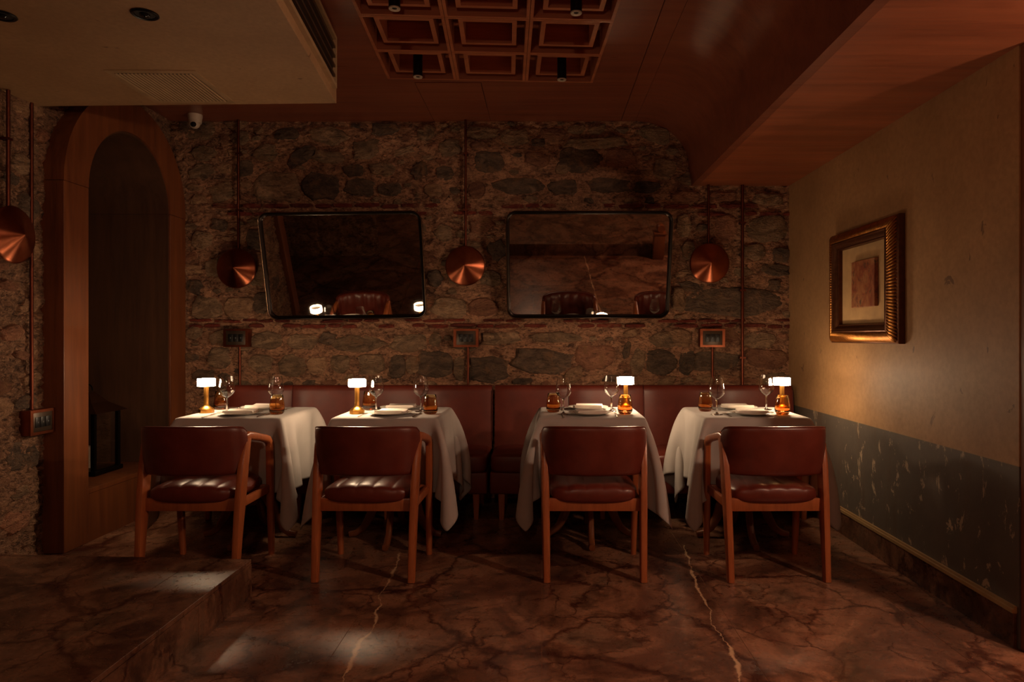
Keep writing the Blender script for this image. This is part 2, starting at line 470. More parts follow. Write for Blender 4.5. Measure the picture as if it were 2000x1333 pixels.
# ---- raised platform on the left and in front
ZP = 0.172
YP0, YP1 = 3.215, 3.30            # far edge at the right corner / at the wall
pf = struct('floor_platform', MB().prism([(-1.36, -3.5), (-1.36, YP0 - .006), (XL, YP1 - .006), (XL, 2.8), (XL - 1.4, 2.8), (XL - 1.4, -3.5)], -.001, ZP - .02)
            .prism([(-1.36, -3.5), (4.5, -3.5), (4.5, YSTEP - .006), (-1.36, YSTEP - .006)], -.001, ZP - .02), M['dark_floor'],
            'raised brown marble platform one step above the dining floor', smooth=0)
def yedge(x): return YP0 + (YP1 - YP0) * (-1.354 - x) / (-1.354 - XL)
for (x0, x1) in ((-1.605, -1.354), (-2.40, -1.605), (XL, -2.40)):
    yy = [-3.5, -2.3, -1.51, -.72, .07, .86, 1.65, 2.44, None]
    for a, b in zip(yy[:-1], yy[1:]):
        ya, yb_ = (a, b) if b is not None else (a, None)
        p = [(x0 + G, a + G), (x1 - G, a + G), (x1 - G, (b or yedge(x1)) - G), (x0 + G, (b or yedge(x0)) - G)]
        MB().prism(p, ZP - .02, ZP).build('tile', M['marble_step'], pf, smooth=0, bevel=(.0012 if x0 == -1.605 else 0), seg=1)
for a, b in ((.96, 1.85), (1.85, 2.8)):      # floor of the passage on the left
    MB().box(XL - 1.4, XL - .7 - G, a + G, b - G, ZP - .02, ZP).build('tile', M['marble_step'], pf, smooth=0)
    MB().box(XL - .7, XL - G, a + G, min(b, 2.7) - G, ZP - .02, ZP).build('tile', M['marble_step'], pf, smooth=0)
for i in range(8):
    x0 = -1.352 + .732 * i
    for a, b in ((-3.5, -2.3), (-2.3, -1.51), (-1.51, -.72), (-.72, YSTEP)):
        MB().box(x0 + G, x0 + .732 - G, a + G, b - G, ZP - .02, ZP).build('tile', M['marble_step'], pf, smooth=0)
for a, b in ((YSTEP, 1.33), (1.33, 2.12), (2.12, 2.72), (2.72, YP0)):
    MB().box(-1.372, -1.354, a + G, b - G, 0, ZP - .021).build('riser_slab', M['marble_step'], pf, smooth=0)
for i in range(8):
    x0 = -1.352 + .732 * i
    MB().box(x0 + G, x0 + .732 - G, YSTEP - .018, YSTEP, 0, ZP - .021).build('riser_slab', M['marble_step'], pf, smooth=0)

# ---- back wall of rubble stone: displaced mortar sheet, stones and thin bricks set into it
def disp(a, b, seed):
    p = Vector((a * 3.1, seed, b * 5.2)); q = Vector((a * 13, seed + 7, b * 21)); r_ = Vector((a * 34, seed, b * 48))
    t = Vector((a * 60, seed, b * 85))
    return 0.014 * mnoise.noise(p) + 0.022 * (.35 - abs(mnoise.noise(q))) + 0.016 * (.3 - abs(mnoise.noise(r_))) + 0.006 * mnoise.noise(t)
def rubble(mb, fn, a0, a1, b0, b1, na, nb, seed, keep=None):
    vs = []; fs = []
    for i in range(na):
        for j in range(nb):
            a = a0 + (a1 - a0) * i / (na - 1); b = b0 + (b1 - b0) * j / (nb - 1)
            vs.append(fn(a, b, disp(a, b, seed)))
    for i in range(na - 1):
        for j in range(nb - 1):
            a = a0 + (a1 - a0) * (i + .5) / (na - 1); b = b0 + (b1 - b0) * (j + .5) / (nb - 1)
            if keep and not keep(a, b): continue
            fs.append((i*nb+j, (i+1)*nb+j, (i+1)*nb+j+1, i*nb+j+1))
    return mb.add(vs, fs)
back_fn = lambda a, b, d: (a, YB - d, b)
wb = struct('wall_back', rubble(MB(), back_fn, XL, XR, 0, ZC + .02, 560, 350, 3.3), M['mortar'], 'old rubble stone wall with thin brick courses', smooth=60)
MB().box(XL - .2, XR + .2, YB + .05, YB + .2, 0, ZC + .1).build('wall_core', M['dark_floor'], wb, smooth=0)

SW = 261.0
def w2(px, py): return ((px - VX) / SW, H - (py - VY) / SW)

def stone_piece(parent, mp, ca, cb, w, h, ang, mat, proud, name='stone', e=2.7, n=12, jit=.13):
    """irregular flat-domed stone; mp(a, b, depth) maps wall coordinates, depth towards the room"""
    ca_, sa_ = math.cos(ang), math.sin(ang)
    rr = [1 + rng.uniform(-jit, jit) for _ in range(n)]
    tilt_a, tilt_b = rng.uniform(-.25, .25), rng.uniform(-.25, .25)
    vs = []; fs = []
    rings = [(1.07, -.02), (1.0, .15), (.90, .72), (.66, .95), (.34, 1.0)]
    sd = rng.uniform(0, 50)
    for k, d in rings:
        for i in range(n):
            t = 2 * PI * (i + .15 * math.sin(i * 2.1)) / n
            c, s = math.cos(t), math.sin(t)
            q = (abs(c) ** e + abs(s) ** e) ** (-1 / e) * rr[i] * k
            x, y = q * c, q * s
            dd = proud * d * (1 + tilt_a * x + tilt_b * y) + (rng.uniform(-.12, .16) * proud if d > .5 else 0)
            if d < 0: dd = -.02
            X, Y = x * w / 2, y * h / 2
            if d > .5: dd += .35 * proud * mnoise.noise(Vector((X * 22, sd, Y * 40))) + .22 * proud * mnoise.noise(Vector((X * 60, sd, Y * 90)))
            vs.append(mp(ca + X * ca_ - Y * sa_, cb + X * sa_ + Y * ca_, dd))
    vs.append(mp(ca, cb, proud * (1.0 + rng.uniform(-.1, .15))))
    for r_ in range(len(rings) - 1):
        for i in range(n):
            j = (i + 1) % n
            fs.append((r_*n+i, r_*n+j, (r_+1)*n+j, (r_+1)*n+i))
    b = (len(rings) - 1) * n; c = len(vs) - 1
    for i in range(n): fs.append((b + i, b + (i + 1) % n, c))
    return MB().add(vs, fs).build(name, M[mat], parent, smooth=24)

back_mp = lambda a, b, d: (a, YB - d, b)
D, B_, N_, T_ = 'stone_dark', 'stone_mid', 'stone_red', 'stone_tan'
STONES = [  # surveyed on the wall: x, y, width, height, tilt, kind
 (628,364,78,54,0,D),(703,367,63,33,0,D),(763,370,45,27,0,D),(820,334,36,30,30,D),(847,372,33,27,0,T_),(640,265,75,34,-4,B_),(715,292,52,38,8,B_),
 (589,307,62,28,34,D),(640,308,58,26,-6,B_),(545,366,84,58,0,B_),(433,376,46,38,20,B_),(751,253,54,26,0,D),(832,259,38,30,0,B_),(499,467,36,40,10,D),
 (402,601,60,46,0,B_),(468,601,58,44,-4,T_),(510,592,32,42,0,D),(702,671,98,36,0,B_),(800,671,72,36,0,B_),(850,664,26,28,0,B_),(979,661,80,25,3,B_),
 (1087,660,112,22,0,B_),(1297,664,64,32,0,B_),(667,710,42,36,0,B_),(725,714,54,42,4,B_),(776,717,37,50,-6,D),(806,713,26,38,0,B_),(850,712,68,54,-5,D),
 (896,720,22,44,0,B_),(954,722,78,50,0,D),(1057,707,112,52,-4,D),(1161,698,72,54,0,N_),(1119,733,46,28,35,T_),(1224,684,15,36,-8,D),(1246,706,28,52,-12,B_),
 (1290,706,62,48,0,D),(1341,708,30,46,0,D),(877,603,72,42,-4,B_),(946,601,60,38,0,N_),(972,489,36,36,25,D),(1429,591,182,54,-2,D),(1391,706,98,36,0,D),
 (1496,701,84,40,-2,N_),(1328,661,44,34,0,T_),(1482,664,62,30,0,B_),(1515,528,54,24,-4,D),(1525,498,34,28,0,D),(1511,557,26,22,0,D),(1470,493,50,32,0,B_),
 (1324,584,32,50,8,T_),(1349,561,46,22,-12,D),(956,316,66,44,0,D),(1131,312,88,52,4,D),(1012,363,94,31,0,D),(1100,367,64,31,0,D),(1190,363,80,31,0,D),
 (1262,366,50,26,0,D),(1052,279,32,17,0,D),(943,260,58,24,0,B_),(1160,281,118,24,3,B_),(1280,262,58,32,-18,B_),(1213,310,60,38,0,N_),(1298,330,46,42,0,B_),
 (1048,312,52,30,-12,N_),(930,372,36,32,0,N_),(1497,448,80,58,0,B_),(1417,450,42,56,0,N_),(1005,268,52,32,0,B_),(1080,262,50,22,0,N_),(1100,330,30,22,20,B_),
 (880,290,42,34,15,B_),(868,340,36,28,0,D),(865,455,36,30,-20,B_),(942,440,46,32,20,N_),(850,545,30,34,0,D),(960,545,46,30,0,B_),(1410,385,60,20,0,N_),
 (1500,390,56,22,0,B_),(1335,440,30,44,0,B_),(1345,490,26,40,0,B_),(400,300,48,30,10,B_),(395,470,40,34,0,B_),(380,560,30,30,0,D),(430,440,34,24,-15,D),
 (500,540,34,40,0,B_),(520,300,50,34,0,B_),(480,330,36,30,20,D),(470,270,40,26,0,B_),(560,262,50,26,8,D),(430,700,44,40,0,B_),(400,735,46,28,0,D),
 (510,710,48,36,0,B_),(570,715,50,42,0,B_),(620,715,40,36,0,T_),(380,650,30,26,0,B_),(520,665,60,34,0,B_),(590,668,62,32,0,B_),(640,662,34,26,0,D),
 (1020,745,40,12,0,D),(1205,740,56,14,0,D),(740,744,36,10,0,D),(1450,745,60,12,0,N_),
]
boxes = []
for (px, py, w, h, ang, kind) in STONES:
    a, b = w2(px, py)
    boxes.append((px, py, w, h))
    stone_piece(wb, back_mp, a, b, w / SW, h / SW, R(ang), kind, rng.uniform(.020, .032), e=rng.uniform(2.2, 4.5), n=13, jit=.16)
tries = 0; fill = 0
while fill < 190 and tries < 14000:
    tries += 1
    big = tries < 3000
    w = rng.uniform(34, 66) if big else rng.uniform(14, 38); h = w * rng.uniform(.38, .75)
    px = rng.uniform(360, 1535); py = rng.uniform(240, 752)
    if abs(py - 632) < 9 + h / 2 or abs(py - 411) < 11 + h / 2: continue
    if 545 < px < 805 and 440 < py < 600: continue        # behind the mirrors
    if 1020 < px < 1280 and 435 < py < 600: continue
    if any(abs(px - q[0]) < (w + q[2]) / 2 + 3 and abs(py - q[1]) < (h + q[3]) / 2 + 3 for q in boxes): continue
    boxes.append((px, py, w, h)); fill += 1
    a, b = w2(px, py)
    stone_piece(wb, back_mp, a, b, w / SW, h / SW, R(rng.uniform(-18, 18)), rng.choice([D, B_, B_, N_, T_, B_]), rng.uniform(.015, .028), e=rng.uniform(2, 4.5), n=10, jit=.24)
for py, hh in ((627, 6), (637, 8), (403, 9), (418, 8)):
    px = 368.0
    while px < 1530:
        w = rng.uniform(26, 58)
        if rng.random() < (.8 if py > 630 else .62):
            a, b = w2(px + w / 2, py + rng.uniform(-1.5, 1.5))
            stone_piece(wb, back_mp, a, b, (w - 3) / SW, hh / SW, R(rng.uniform(-1.5, 1.5)), 'brick', rng.uniform(.016, .028), 'brick', e=5, n=10, jit=.08)
        px += w

# ---- left wall, open where the arch stands
AYC, AZ0, ARO, ARI = 4.495, 2.08, 0.655, 0.445
def in_arch(y, z, rad): return abs(y - AYC) < rad and (z < AZ0 or (y - AYC) ** 2 + (z - AZ0) ** 2 < rad ** 2)
left_fn = lambda a, b, d: (XL + d * 1.3, a, b)
wl = struct('wall_left', rubble(MB(), left_fn, 2.72, YB, 0, ZC + .02, 230, 230, 9.1, lambda y, z: not in_arch(y, z, .6)), M['mortar_pale'],
            'rough lime and rubble wall left of the arch', smooth=60)
left_mp = lambda a, b, d: (XL + d, a, b)
lb = []; tries = 0
while len(lb) < 70 and tries < 6000:
    tries += 1
    w = rng.uniform(.10, .30); h = w * rng.uniform(.4, .8)
    y = rng.uniform(2.8, 4.0); z = rng.uniform(.2, 2.7)
    if in_arch(y, z, .66 + w / 2) or (y > 3.76 and z < 2.1): continue
    if any(abs(y - q[0]) < (w + q[2]) / 2 + .012 and abs(z - q[1]) < (h + q[3]) / 2 + .012 for q in lb): continue
    lb.append((y, z, w, h))
    stone_piece(wl, left_mp, y, z, w, h, R(rng.uniform(-15, 15)), rng.choice([B_, T_, T_, N_, D]), rng.uniform(.014, .026), n=10, jit=.2)

# ---- right wall, its skirting and cap
wr = struct('wall_right', MB().box(XR, XR + .16, 2.67, YB + .02, 0, ZS + .02), M['right_wall'], 'ochre plaster wall over a peeling grey painted dado', smooth=0)
bb = struct('baseboard_right', MB().box(XR - .016, XR - .0005, 2.68, YB - .03, 0, .134), M['marble_dark'], smooth=0, bevel=.003)
MB().box(XR - .020, XR - .0005, 2.68, YB - .03, .1345, .150).box(XR - .012, XR - .0005, 2.68, YB - .03, .150, .160).build('cap_moulding', M['trim'], bb, smooth=0)
struct('trim_1', MB().box(XR + .004, XR + .19, 2.62, 2.668, 0, ZS), M['arch'], 'wooden casing at the end of the ochre wall', smooth=0, bevel=.004)

# ---- ceiling of plywood sheets round the coffered panel
CA = R(3.0); CO = Vector((-.963, 4.29)); CW, CN, CM = 1.281, 3, 4
cell = CW / CN; CD = cell * CM
def cpt(u, v):            # u along x, v towards the camera, in the coffer's own frame
    return (CO.x + u * math.cos(CA) + v * math.sin(CA), CO.y + u * math.sin(CA) - v * math.cos(CA))
ce = struct('ceiling', MB().prism([(XL - 1.5, -3.5), (4.5, -3.5), (4.5, YB + .1), (XL - 1.5, YB + .1)], ZC + .20, ZC + .28), M['dark_floor'], 'reddish plywood ceiling', smooth=0)
xj, g = .583, .002
FLc, FRc, NLc, NRc = cpt(0, 0), cpt(CW, 0), cpt(0, CD), cpt(CW, CD)
hx0, hx1, hy0, hy1 = -.81, -.39, 4.37, 4.85
def sheet(poly, name='plywood_sheet'): return MB().prism(poly, ZC, ZC + .012).build(name, M['ply_x'], ce, smooth=0)
sheet([(XL - .1, YB + .05), (XL - .1, FLc[1]), FLc, (hx0 - g, hy0 - g), (hx0 - g, YB + .05)])
sheet([FLc, FRc, (xj - g, FRc[1]), (xj - g, hy0 - g), (hx0 - g, hy0 - g)])
sheet([(hx1 + g, hy0), (xj - g, hy0), (xj - g, YB + .05), (hx1 + g, YB + .05)])
sheet([(hx0, hy1 + g), (hx1, hy1 + g), (hx1, YB + .05), (hx0, YB + .05)])
MB().box(hx0 + g, hx1 - g, hy0 + g, hy1 - g, ZC - .002, ZC + .012).build('access_hatch', M['ply_x'], ce, smooth=0)
sheet([(XL - .1, FLc[1] - g), (XL - .1, NLc[1]), NLc, FLc])
sheet([FRc, NRc, (xj - g, NRc[1]), (xj - g, FRc[1])])
sheet([(XL - .1, NLc[1] - g), (XL - .1, -3.5), (xj - g, -3.5), (xj - g, NRc[1] - g), NRc, NLc])
sheet([(xj + g, -3.5), (.69, -3.5), (.69, YB + .05), (xj + g, YB + .05)])

# coffered panel, set into the sheets
cf = thing('coffered_panel', 'coffered wooden ceiling panel of twelve square cells above the tables', 'ceiling panel', (0, 0, 0))
def cbox(mb, u0, u1, v0, v1, z0, z1):
    return mb.prism([cpt(u0, v0), cpt(u1, v0), cpt(u1, v1), cpt(u0, v1)], z0, z1)
bw, gp = .0165, .0012
for i in range(CN):
    for j in range(CM):
        u0, v0 = cell * i + gp, cell * j + gp; u1, v1 = cell * (i + 1) - gp, cell * (j + 1) - gp
        def sq(a, b, z0, z1):          # square ring between insets a and b
            m = MB()
            cbox(m, u0 + a, u1 - a, v0 + a, v0 + b, z0, z1); cbox(m, u0 + a, u1 - a, v1 - b, v1 - a, z0, z1)
            cbox(m, u0 + a, u0 + b, v0 + b, v1 - b, z0, z1); cbox(m, u1 - b, u1 - a, v0 + b, v1 - b, z0, z1)
            return m
        sq(0, bw, ZC - .008, ZC + .14).build('outer_frame', M['coffer'], cf, smooth=0)
        sq(.062, .086, ZC + .012, ZC + .14).build('inner_frame', M['coffer'], cf, smooth=0)
        cbox(MB(), u0, u1, v0, v1, ZC + .125, ZC + .15).build('cell_board', M['coffer'], cf, smooth=0)

# ---- plywood cove and lowered soffit on the right
prof = [(.692, ZC + .0)]
for k in range(1, 17):
    t = (PI / 2) * k / 16
    prof.append((.692 + .395 * math.sin(t), 2.49 + .325 * math.cos(t)))
prof += [(1.11, ZS)]
pts = prof + [(1.1605, ZS), (1.1605, ZC + .05), (.692, ZC + .05)]
cv = MB()
n = len(pts)
# split lengthwise so that the shell stays a clean swept strip
vs = [(x, y, z) for y in (-3.5, YB + .03) for x, z in pts]
cv.add(vs, [(i, (i+1) % n, n + (i+1) % n, n + i) for i in range(n)])
struct('ceiling_cove', cv, M['ply_x'], 'curved plywood cove between the ceiling and the lowered soffit', smooth=50)
struct('ceiling_soffit', MB().box(1.161, 4.5, -3.5, YB + .03, ZS, ZS + .05), M['ply_y'], 'lowered plywood soffit along the ochre wall', smooth=0)

# ---- plastered bulkhead on the left
ZB = 2.47
B0, B1, B2, B3 = (-1.116, 3.74), (XL - .02, 3.79), (XL - .02, -1.0), (-.63, -1.0)
bk = struct('ceiling_bulkhead', MB().prism([B0, B1, B2, B3], ZB, ZC - .001), M['plaster'], 'beige plastered ceiling bulkhead with air grilles', smooth=0, bevel=.003)

# ---- the room behind the camera (seen only in the mirrors)
ret_fn = lambda a, b, d: (a, .95 + d, b)
struct('wall_return', rubble(MB(), ret_fn, -4.2, -2.15, 0, ZC, 90, 90, 5.5), M['mortar'], 'rubble return wall behind the platform', smooth=60)
struct('trim_2', MB().box(XL - .06, XL + .05, 2.58, 2.715, ZP, ZB), M['arch'], 'wooden post at the end of the left wall', smooth=0, bevel=.004)
struct('wall_rear', MB().box(XL - 1.5, 4.5, -3.6, -3.5, 0, ZC + .2), M['plaster'], smooth=0)
struct('wall_side', MB().box(4.5, 4.6, -3.6, YB + .1, 0, ZC + .2), M['plaster'], smooth=0)
struct('wall_passage', MB().box(XL - 1.5, XL - 1.4, -3.6, 2.9, 0, ZC + .2).box(XL - 1.4, XL - .05, 2.8, 2.9, 0, ZC + .2), M['plaster'], smooth=0)
struct('wall_bay', MB().box(XR + .16, 4.5, YB, YB + .1, 0, ZC), M['plaster'], smooth=0)

# ================================================================== THINGS
# ---- wooden arch with its niche
ar = thing('arched_alcove', 'tall wooden arch framing a dark panelled alcove in the stone corner', 'alcove', (0, 0, 0))
yz = lambda a, b, x: (x, a, b)
y0, y1 = AYC - ARO, AYC + ARO
JI0, JI1 = AYC - ARI, AYC + ARI
MB().box(XL - .08, XA, y0, JI0, 0, AZ0 - .0015).build('jamb', M['arch'], ar, smooth=0, bevel=.003)
MB().box(XL - .08, XA, JI1, y1, 0, AZ0 - .0015).build('jamb', M['arch'], ar, smooth=0, bevel=.003)
def arc(r_, t0, t1, n=16): return [(AYC + r_ * math.cos(t0 + (t1 - t0) * k / n), AZ0 + r_ * math.sin(t0 + (t1 - t0) * k / n)) for k in range(n + 1)]
for t0, t1 in ((0.0, PI / 2 - .002), (PI / 2 + .002, PI)):
    MB().prism(arc(ARO, t0, t1) + arc(ARI, t0, t1)[::-1], XL - .08, XA, yz).build('arch_segment', M['arch'], ar, smooth=25)
XN = -3.28
ZSILL = .313
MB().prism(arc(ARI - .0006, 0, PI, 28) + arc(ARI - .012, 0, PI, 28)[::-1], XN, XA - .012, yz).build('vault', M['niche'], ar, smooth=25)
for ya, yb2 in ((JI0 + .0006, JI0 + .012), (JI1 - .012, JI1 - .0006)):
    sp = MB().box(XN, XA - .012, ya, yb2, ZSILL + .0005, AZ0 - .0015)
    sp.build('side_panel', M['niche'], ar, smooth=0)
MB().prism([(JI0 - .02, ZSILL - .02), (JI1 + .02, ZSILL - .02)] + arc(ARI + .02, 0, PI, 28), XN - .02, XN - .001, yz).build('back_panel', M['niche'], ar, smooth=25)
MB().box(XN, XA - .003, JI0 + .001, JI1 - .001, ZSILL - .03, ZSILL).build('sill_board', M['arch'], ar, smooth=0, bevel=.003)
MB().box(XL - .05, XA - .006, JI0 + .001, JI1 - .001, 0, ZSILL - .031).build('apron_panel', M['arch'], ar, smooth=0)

# ---- candle lantern in the niche
ln = thing('candle_lantern', 'large dark candle lantern with a flared roof standing on the alcove sill', 'lantern', (-3.0, 4.55, ZSILL + .001))
MB().box(-.15, .15, -.15, .15, 0, .03).build('base', M['black'], ln, smooth=0, bevel=.006)
for sx in (-1, 1):
    for sy in (-1, 1):
        MB().box(sx*.125-.012, sx*.125+.012, sy*.125-.012, sy*.125+.012, .03, .40).build('post', M['black'], ln, smooth=0)
for k in range(4):
    a = k * PI / 2
    o = MB().box(-.113, .113, .121, .125, .035, .395).build('pane', M['glass'], ln, smooth=0); o.rotation_euler.z = a
def roof(u, v):
    a = PI / 4 + u * 2 * PI
    r_ = .225 * (1 - v) ** 1.8 + .03
    return (r_ * math.cos(a), r_ * math.sin(a), .40 + .15 * v)
MB().add([(sx*.17, sy*.17, .40) for sx, sy in ((-1,-1),(1,-1),(1,1),(-1,1))] + [(sx*.085, sy*.085, .46) for sx, sy in ((-1,-1),(1,-1),(1,1),(-1,1))]
         + [(sx*.03, sy*.03, .53) for sx, sy in ((-1,-1),(1,-1),(1,1),(-1,1))],
         [(3,2,1,0)] + [(i+4*k, (i+1) % 4+4*k, (i+1) % 4+4*k+4, i+4*k+4) for k in range(2) for i in range(4)] + [(8,9,10,11)]).build('roof', simple('lantern_roof', rgb(70, 42, 26), .4, .6), ln, smooth=0)
MB().sweep([(.035*math.cos(t), 0, .545+.035*math.sin(t)) for t in [PI*k/10 - .2 for k in range(13)]], .005, 6, up=(0,1,0)).build('ring', M['black'], ln)
MB().lathe([(0,.031),(.04,.031),(.04,.17),(.012,.175),(0,.172)], 20).build('candle', M['white_plastic'], ln)

# ---- banquettes
def banquette(x0, x1, npan, label):
    t = thing('banquette', label, 'bench', ((x0 + x1) / 2, 4.78, 0))
    cx = (x0 + x1) / 2; w = (x1 - x0) / npan
    for k in range(npan):
        a = x0 + w * k - cx + .002; b = a + w - .004
        def back(u, v, a=a, b=b):
            # closed profile loop in (y, z), pillowed across the panel
            loop = BP[int(round(v * (len(BP)))) % len(BP)]
            e = 1 - (2 * u - 1) ** 6
            yy = loop[0] + (0 if loop[2] else (1 - e) * .012)
            return (a + (b - a) * u, yy, loop[1])
        BP = [(.16,.40,0),(.165,.50,0),(.175,.62,0),(.188,.76,0),(.192,.81,0),(.198,.838,0),(.212,.853,0),(.235,.856,0),(.258,.850,0),(.27,.83,1),(.275,.60,1),(.275,.40,1)]
        m = MB().grid(back, 13, len(BP), cv=True)
        nb = len(BP); m.f.append(tuple(range(nb))); m.f.append(tuple(range(12*nb, 13*nb)))
        o = m.build('back_panel', M['bench'], t, smooth=50)
        MB().sweep([(b + .002, .172, .46), (b + .002, .185, .66), (b + .002, .2, .82)], .0035, 6, up=(1,0,0)).build('seam', M['seam'], o)
    for k in range(2):
        w2_ = (x1 - x0) / 2
        a = x0 + w2_ * k - cx + .002; b = a + w2_ - .004
        MB().superell(((a+b)/2, -.06, .375), (b-a)/2, .222, .068, .28, .16, 40, 14).build('seat_cushion', M['bench'], t, smooth=60)
    MB().box(x0 - cx, x1 - cx, -.262, .27, .175, .318).build('base', M['bench'], t, smooth=40, bevel=.012, seg=3)
    nl = 4
    for k in range(nl):
        lx = x0 - cx + .075 + (x1 - x0 - .15) * k / (nl - 1)
        for ly in (-.21, .21):
            MB().sweep([(lx, ly, 0), (lx, ly, .178)], [(.016, .016), (.024, .024)], 8, up=(0,1,0), power=6).build('leg', M['chair_wood'], t, smooth=30)
    return t
banquette(-2.285, -.364, 4, 'left half of the long leather banquette, behind the two tables nearest the alcove')
banquette(-.346, 1.80, 4, 'right half of the long leather banquette, ending at the ochre wall')

# ---- tablecloths: a small cloth solver drapes a square of linen over the table
def drape(seed, half=.30, h=.025, m=28):
    """square linen cloth of (2m)h side laid on a table block of half-width `half`, let fall and settle"""
    rs = np.random.RandomState(seed); n = 2 * m + 1
    ax = (np.arange(n) - m) * h
    gx, gy = np.meshgrid(ax, ax, indexing='ij')
    p = np.stack([gx, gy, np.full_like(gx, .7535)], -1)
    # start half fallen: the overhang already slopes down, so that the corners fall open as cones
    ox = np.maximum(np.abs(gx) - half, 0); oy = np.maximum(np.abs(gy) - half, 0)
    ov = np.sqrt(ox**2 + oy**2); a = R(35)
    f_ = np.where(ov > 1e-6, math.cos(a), 1.0)
    p[..., 0] = np.sign(gx) * (np.minimum(np.abs(gx), half) + ox * f_)
    p[..., 1] = np.sign(gy) * (np.minimum(np.abs(gy), half) + oy * f_)
    p[..., 2] -= ov * math.sin(a)
    p += rs.uniform(-.0008, .0008, p.shape); old = p.copy()
    ph = rs.uniform(0, 6.28, 4)
    def con(A, B, L, k):
        d = B - A; l = np.sqrt((d*d).sum(-1, keepdims=True)) + 1e-9
        q = (.5 * k) * (l - L) / l * d
        A += q; B -= q
    d2 = h * math.sqrt(2)
    top0 = (np.abs(gx) < half + .001) & (np.abs(gy) < half + .001)
    pin = p[top0].copy(); pin[:, 2] = .7535
    for it in range(210):
        v = (p - old) * (.955 if it < 150 else .88); old = p.copy()
        v[..., 2] -= 9.8 * .012 ** 2
        if it < 90:
            th = np.arctan2(p[...,1], p[...,0])
            f = (np.sin(7*th + ph[0]) + .6*np.sin(11*th + ph[1])) * .00012 * (p[...,2] < .70)
            v[...,0] += f*np.cos(th); v[...,1] += f*np.sin(th)
        p += v
        for _ in range(15):
            con(p[:, 0:-1:2], p[:, 1::2], h, 1); con(p[:, 1:-1:2], p[:, 2::2], h, 1)
            con(p[0:-1:2], p[1::2], h, 1); con(p[1:-1:2], p[2::2], h, 1)
            for a in (0, 1):
                A = p[a:-1:2, :-1]; Bq = p[a+1::2, 1:]; q = min(A.shape[0], Bq.shape[0]); con(A[:q], Bq[:q], d2, .5)
                A = p[a:-1:2, 1:]; Bq = p[a+1::2, :-1]; q = min(A.shape[0], Bq.shape[0]); con(A[:q], Bq[:q], d2, .5)
            con(p[:, :-3], p[:, 3:], 3*h, BEND); con(p[:-3], p[3:], 3*h, BEND)
            p[top0] = pin
            X, Y, Z = p[...,0], p[...,1], p[...,2]
            ins = (np.abs(X) < half) & (np.abs(Y) < half) & (Z < .7535)
            dt = .7535 - Z; dx = half - np.abs(X); dy = half - np.abs(Y)
            top = ins & (dt <= np.minimum(dx, dy)); sx = ins & ~top & (dx <= dy); sy = ins & ~top & ~sx
            Z[top] = .7535; X[sx] = np.sign(X[sx]) * half; Y[sy] = np.sign(Y[sy]) * half
            # bench behind, chair seat in front
            e_ = .4 * max(0.0, 1 - it / 110)
            low = Z < .46; Y[low & (Y > .330 + e_)] = .330 + e_
            ch = (np.abs(X) < .28) & (Z < .70) & (Y < -.318 - e_); Y[ch] = -.318 - e_
            np.clip(X, -.425 - e_, .425 + e_, out=X)
        np.maximum(p[...,2], .012, out=p[...,2])
    return p
BEND = .10
def cloth_mesh(p, mirror=False):
    n = p.shape[0]; q = p.reshape(-1, 3).copy()
    if mirror: q[:, 0] *= -1
    m = MB(); m.v = [tuple(map(float, v)) for v in q]
    m.f = [(i*n+j, (i+1)*n+j, (i+1)*n+j+1, i*n+j+1) for i in range(n-1) for j in range(n-1)]
    return m

YT = 4.155
TX = [-1.755, -.886, .278, 1.20]
TN = ['the table nearest the arched alcove', 'the second table from the alcove', 'the third table from the alcove', 'the table beside the ochre wall']

# pedestal table prototype
def make_table():
    t = thing('dining_table', '', 'table', (0, 0, 0), 0, 'square pedestal tables')
    MB().box(-.29, .29, -.29, .29, .715, .7475).build('table_top', M['table_wood'], t, smooth=30, bevel=.004)
    MB().lathe([(0,.20),(.04,.20),(.055,.25),(.045,.30),(.032,.36),(.03,.5),(.04,.58),(.036,.66),(.10,.70),(.10,.714),(0,.714)], 20).build('column', M['table_wood'], t)
    for k in range(4):
        a = k * PI / 2
        pts = [(.02,.27),(.06,.275),(.10,.25),(.13,.19),(.155,.12),(.19,.06),(.235,.028),(.275,.020)]
        ra = [(.016,.036),(.017,.036),(.018,.034),(.018,.030),(.018,.026),(.018,.022),(.019,.019),(.017,.018)]
        MB().sweep([(r_*math.cos(a), r_*math.sin(a), z) for r_, z in pts], ra, 8, power=3.5).build('foot', M['table_wood'], t, smooth=50)
    return t
tb = make_table()
cl_sim = [drape(4), drape(9)]
cl_use = [(0, False), (1, False), (1, True), (0, True)]
cl_mesh = {}
for i in range(4):
    t = tb if i == 0 else dup(tb, (0, 0, 0))
    t.location = (TX[i], YT, 0); t['label'] = 'wooden pedestal base and top of ' + TN[i]
    k, mir = cl_use[i]
    c = cloth_mesh(cl_sim[k], mir).build('tablecloth', M['cloth'], None, smooth=180)
    c.location = (TX[i], YT, 0)
    sd = c.modifiers.new('sub', 'SUBSURF'); sd.levels = 1; sd.render_levels = 1
    so = c.modifiers.new('thick', 'SOLIDIFY'); so.thickness = .0014; so.offset = 0
    tag(c, 'white linen tablecloth hanging over ' + TN[i], 'tablecloth', 'white tablecloths')

